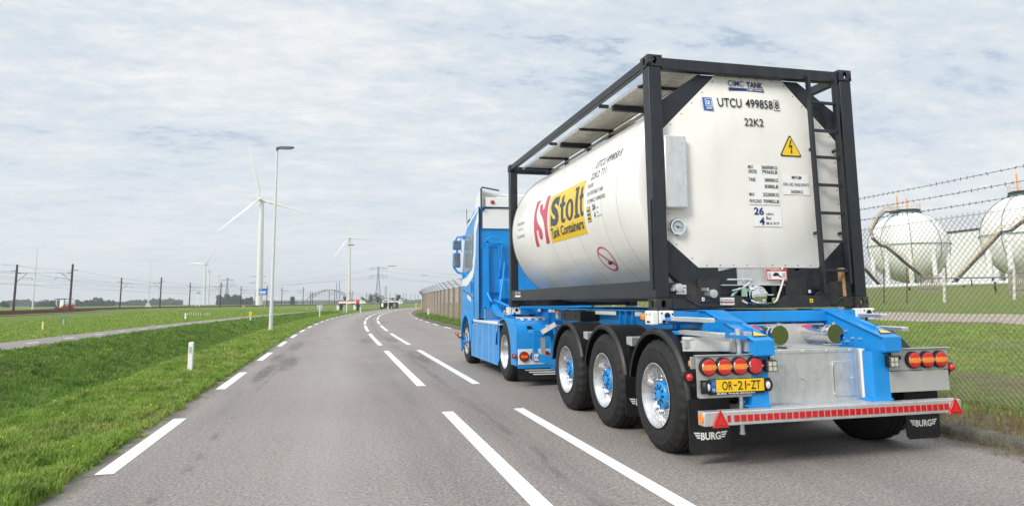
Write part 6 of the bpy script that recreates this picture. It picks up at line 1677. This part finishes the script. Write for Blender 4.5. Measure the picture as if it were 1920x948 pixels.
def tree(px, D, h_, wd, lab, group=None, z=0.0, n=700, base_=.0):
    p = gp(px, D, z); o = empty('tree', p, lab, 'tree', group)
    q = MB().tube([(0, 0, -1), (0.05*h_*.1, 0, h_*.35), (0, 0, h_*.75)], [h_*.03, h_*.022, h_*.008], 7)
    for k in range(4): a = k*1.7; q.tube([(0, 0, h_*(.25+.08*k)), (wd*.3*math.cos(a), wd*.3*math.sin(a), h_*(.5+.08*k))], [h_*.012, h_*.004], 5)
    q.build('trunk', M['bark'], o)
    cs = [(random.uniform(-.32, .32)*wd, random.uniform(-.32, .32)*wd, h_*random.uniform(.30, .82), wd*random.uniform(.16, .28)) for _ in range(12)]
    V_, F_ = leafcloud(n, cs, h_*.035, 1.0); leafobj('crown', V_, F_, M['leaf'], o); return o
def wood(px0, px1, D, hs, lab, z=0.0, n=7000, size=1.0, dep=60):
    cs = []; k = int((px1-px0)*D/F/6)
    for i in range(k):
        px = px0+(px1-px0)*i/k; p = gp(px, D+random.uniform(0, dep), z); t_ = i/k
        h_ = hs(t_)*random.uniform(.75, 1.1)
        for f_ in (.2, .5, .8): cs.append((p.x, p.y, z+h_*f_, h_*.28 if h_ > 8 else h_*.34))
    V_, F_ = leafcloud(n, cs, size, 1.0); o = leafobj('wood', V_, F_, M['leaf']); return tag(o, lab, 'wood', kind='stuff')
wood(-10, 345, 1500, lambda t_: 11+4*math.sin(t_*9), 'long blue-green wood on the horizon behind the left railway masts', z=-1, n=14000, size=1.9)
wood(60, 115, 900, lambda t_: 13*math.sin(max(.15, t_)*2.6), 'dark wood just left of the red tanker lorry', z=-3, n=4000, size=1.2)
wood(128, 220, 950, lambda t_: 14*math.sin(.5+t_*2.1), 'dark wood to the right of the red tanker lorry', z=-3, n=5000, size=1.2)
wood(410, 478, 1100, lambda t_: 14+3*math.sin(t_*6), 'dark wooded rise between the far pylons', z=0, n=6000, size=1.3)
wood(440, 560, 1700, lambda t_: 9, 'low far wood behind the largest turbine', z=0, n=4000, size=1.5)
wood(548, 562, 900, lambda t_: 12, 'small dark copse left of the arch bridge', z=0, n=1200, size=1.0)
wood(500, 800, 2300, lambda t_: 12, 'low hazy wood along the far horizon', z=0, n=7000, size=2.0)
tree(11, 600, 9.0, 8, 'single bushy tree at the far left edge beside the first mast', z=-2.5, n=900)
for px, D, h_, wd, lb in ((681, 520, 6.5, 4.5, 'dark rounded tree, leftmost of the group below the nearest pylon'), (694, 530, 8.0, 7, 'dark broad tree in the middle of the group below the nearest pylon'), (710, 520, 9.0, 9, 'tallest and broadest dark tree under the nearest pylon'), (746.5, 560, 8.5, 5, 'dark upright tree between the thin far masts'), (735.5, 560, 5.5, 4, 'small dark tree left of the upright one by the thin masts'), (646.5, 620, 9.0, 4.2, 'dark narrow tree just left of the second turbine tower')):
    tree(px, D, h_, wd, lb, 'trees beyond the railway', .3)

# ------------------------------------------------------------------ storage spheres on the right
def gz2(p): return ground_z(p.x-C_(p.y), p.y)
def gas_sphere(px, py, D, r_, lab):
    c_ = at(px, py, D); zg = gz2(c_); o = empty('storage_sphere', (c_.x, c_.y, zg), lab, 'storage tank', 'white storage spheres'); h_ = c_.z-zg
    MB().sphere((0, 0, h_), r_, 64, 40).build('shell', M['sphere'], o, smooth=60)
    for k in range(10):
        a = 2*math.pi*k/10+.2; x, y = r_*.94*math.cos(a), r_*.94*math.sin(a)
        MB().cyl((x, y, -1), (x, y, h_+.5), .55, n=14).cyl((x, y, h_-1.2), (x, y, h_+.2), .75, n=14).build('leg', M['sphere'], o)
    q = MB()
    for k in range(8):
        a = 2*math.pi*k/8+.1; q.tube([((r_+.12)*math.sin(R(t_))*math.cos(a), (r_+.12)*math.sin(R(t_))*math.sin(a), h_+(r_+.12)*math.cos(R(t_))) for t_ in range(6, 150, 8)], .07, 5)
    q.build('cooling_pipes', M['pipe_green'], o)
    for t_, rr_ in ((22, .12), (88, .10)):
        q = MB(); R_ = (r_+.3)*math.sin(R(t_)); z = h_+(r_+.3)*math.cos(R(t_))
        q.tube([(R_*math.cos(R(b)), R_*math.sin(R(b)), z) for b in range(0, 361, 10)], rr_, 6); q.build('ring_pipe', M['pipe_green'], o)
    q = MB().cyl((0, 0, h_+r_-.1), (0, 0, h_+r_+.3), r_*.38, n=28); pf = q.build('platform', M['stringer'], o)
    q = MB()
    for b in range(0, 360, 20): q.cyl((r_*.38*math.cos(R(b)), r_*.38*math.sin(R(b)), h_+r_+.3), (r_*.38*math.cos(R(b)), r_*.38*math.sin(R(b)), h_+r_+1.6), .045, n=5)
    for z in (1.0, 1.6): q.tube([(r_*.38*math.cos(R(b)), r_*.38*math.sin(R(b)), h_+r_+z) for b in range(0, 361, 15)], .045, 5)
    q.build('handrail', M['stair_tan'], pf)
    for a, z in ((.5, 3.6), (2.4, 4.2)): MB().cyl((1.6*math.cos(a), 1.6*math.sin(a), h_+r_+.3), (1.6*math.cos(a), 1.6*math.sin(a), h_+r_+z), .16, n=8).build('vent_pipe', M['orange'], o)
    return o, c_, h_
s1, c1_, h1 = gas_sphere(1703, 463, 174, 9.0, 'whole white storage sphere with a winding stair, behind the wire fence')
s2, c2_, h2 = gas_sphere(1936, 443, 142, 9.0, 'white storage sphere cut by the right edge of the photo')
def stair(name, pts, par, org):
    """flight in the air: dark stringer, pale treads, tan handrail with uprights"""
    st = MB(); hr = MB(); tr_ = MB(); pp = [Vector(p)-org for p in pts]
    for a, b in zip(pp, pp[1:]):
        st.bar(a, b, .10, .34); off = fh*.9; st.bar(a+off, b+off, .10, .34)
        up = Vector((0, 0, 1.15)); hr.bar(a+up, b+up, .09, .09); hr.bar(a+up*.55, b+up*.55, .07, .07); hr.bar(a+off+up, b+off+up, .09, .09)
        n = max(1, int((b-a).length/.5))
        for k in range(n+1):
            c_ = a.lerp(b, k/n); tr_.bar(c_+Vector((0, 0, .12)), c_+off+Vector((0, 0, .12)), .3, .06)
            if k % 2 == 0: hr.bar(c_, c_+up, .06, .06); hr.bar(c_+off, c_+off+up, .06, .06)
    s_ = st.build(name, M['stringer'], par, smooth=0); tr_.build('treads', M['galv'], s_, smooth=0); hr.build('handrail', M['stair_tan'], s_, smooth=0)
stair('stair', [at(1688, 396, 173), at(1660, 397, 170), at(1646, 412, 165), at(1635, 434, 163), at(1638, 446, 162), at(1655, 461, 162), at(1665, 463, 162), at(1735, 522, 161)], s1, s1.location)
stair('stair', [at(1950, 394, 131), at(1917, 418, 130), at(1897, 433, 130), at(1880, 434, 130), at(1860, 456, 129), at(1787, 534, 127)], s2, s2.location)
# a flight reaching the ground at the left of the first sphere
p = at(1640, 520, 165); o = empty('stair_flight', (p.x, p.y, gz2(p)), 'short dark stair going down at the left foot of the whole sphere', 'stair'); stair('flight', [at(1622, 503, 165), at(1655, 538, 165)], o, o.location)
# shed
a = at(1778, 437, 215); b = at(1836, 429.5, 205); zg = 3.0; o = empty('shed', (a.x, a.y, zg), 'plain white shed with a dark roof edge between the two spheres', 'building')
A_ = Vector((0, 0, 0)); B_ = Vector((b.x-a.x, b.y-a.y, 0)); h_a, h_b = a.z-zg, b.z-zg; back = Vector((6, 20, 0))
B2 = B_*1.9
q = MB().add([A_, B2, B2+Vector((0,0,h_b)), A_+Vector((0,0,h_a)), A_+back, B2+back, B2+back+Vector((0,0,h_b)), A_+back+Vector((0,0,h_a))], [(0,1,2,3),(4,5,6,7),(0,3,7,4),(1,2,6,5),(0,1,5,4)]); q.build('wall', M['clad'], o, smooth=0)
q = MB().bar(A_+Vector((0,0,h_a+.2))-B_.normalized()*.4, B2+Vector((0,0,h_b+.2)), .6, .5); q.add([A_+Vector((0,0,h_a+.3)), B2+Vector((0,0,h_b+.3)), B2+back+Vector((0,0,h_b+.3)), A_+back+Vector((0,0,h_a+.3))], [(0,1,2,3)]); q.build('roof', M['stringer'], o, smooth=0)
# pipes on low supports, in front of the spheres
def pipe_run(name, pa, pb, r_, z, mat, lab, cat, every=8):
    o = empty(name, (pa.x, pa.y, 0), lab, cat); d = Vector((pb.x-pa.x, pb.y-pa.y, 0)); za, zb = gz2(pa)+z, gz2(pb)+z
    MB().cyl((0, 0, za), (d.x, d.y, zb), r_, n=10).build('pipe', mat, o); n = int(d.length/every); q = MB()
    for k in range(n+1):
        t_ = k/max(n, 1); q.box(d.x*t_-.12, d.x*t_+.12, d.y*t_-.12, d.y*t_+.12, za+(zb-za)*t_-1.8, za+(zb-za)*t_-r_*.5)
    q.build('support', M['stringer'], o, smooth=0); return o
pa, pb = cw(55, 112), cw(125, 112)
pipe_run('pipeline', pa, pb, .30, 1.0, M['far_white'], 'long white pipe on low black supports in front of the storage spheres', 'pipe')
pa, pb = cw(75, 128), cw(140, 126)
pipe_run('pipeline', pa, pb, .14, 1.5, M['pylon'], 'thin grey pipe rail at the feet of the storage spheres', 'pipe', 6)
# inner field fence: posts with a wire, and the rusty pickets around it
def field_post(px, py_top, py_bot, D, wv, name, lab, mat, grp=None):
    a = at(px, py_bot, D); b = at(px+1, py_top, D); o = empty(name, a, lab, 'post', grp); MB().cyl((0, 0, -1), (b.x-a.x, b.y-a.y, b.z-a.z), wv, wv*.9, n=8).build('pole', mat, o); MB().sphere(tuple(b-a), wv*1.15, 8, 5).build('cap', mat, o)
for px, y0, y1, lb in ((1769, 505, 563, 'pale grey post in the field to the left, below the shed'), (1900, 500, 560, 'pale grey post in the field near the right edge, below the cut sphere')): field_post(px, y0, y1, 54, .10, 'field_post', lb, M['lamp_post'], 'pale posts of the inner field fence')
for px, y0, y1, lb in ((1656, 505, 558, 'thin rusty post nearest the container frame in the field'), (1699, 503, 562, 'thin rusty post left of the rusty pickets')): field_post(px, y0, y1, 54, .05, 'rusty_post', lb, M['rust'], 'thin rusty posts in the field')
for x0, x1, D, lb in ((1722, 1762, 95, 'fan of rusty upright pickets at the foot of the winding stair'), (1892, 1935, 62, 'row of rusty upright pickets at the right edge of the photo')):
    a = at(x0, 530, D); zg = gz2(a); o = empty('picket_fence', (a.x, a.y, zg), lb, 'fence', 'rusty picket fences'); q = MB(); n = 13; wd = (x1-x0)*D/F
    for k in range(n): c_ = e_*(wd*k/(n-1)); q.box(c_.x-.04, c_.x+.04, c_.y-.04, c_.y+.04, -.4, (2.6 if x0 < 1800 else 2.4)*random.uniform(.92, 1.0))
    q.build('pickets', M['wood'], o, smooth=0); q = MB()
    for z in (.5, 2.0): q.bar((0, 0, z), e_*wd+Vector((0, 0, z)), .06, .08)
    q.build('rail', M['rust'], o, smooth=0)
# low black bollards in the far field
for k, px in enumerate((1868, 1823)):
    a = at(px, 555-13*k, 70+40*k); o = empty('bollard', (a.x, a.y, gz2(a)), ['short black post in the field just left of the right pale post', 'short black post at the foot of the right-hand stair'][k], 'bollard'); MB().cyl((0, 0, -.3), (0, 0, 1.1), .09, n=8).build('body', M['black'], o); MB().cyl((0, 0, 1.1), (0, 0, 1.16), .11, n=8).build('cap', M['black'], o)

# ------------------------------------------------------------------ the air between here and the horizon
hb_ = MB().box(-3600, 3600, -800, 5800, -5, 165).build('haze', bpy.data.materials.new('haze_air'), smooth=0)
hm = hb_.data.materials[0]; hm.use_nodes = True; hn = hm.node_tree; hn.nodes.clear()
pv = hn.nodes.new('ShaderNodeVolumePrincipled'); pv.inputs['Color'].default_value = (.93, .96, 1, 1); pv.inputs['Density'].default_value = .00022; pv.inputs['Anisotropy'].default_value = .2
mo = hn.nodes.new('ShaderNodeOutputMaterial'); hn.links.new(pv.outputs[0], mo.inputs['Volume'])
tag(hb_, kind='stuff')
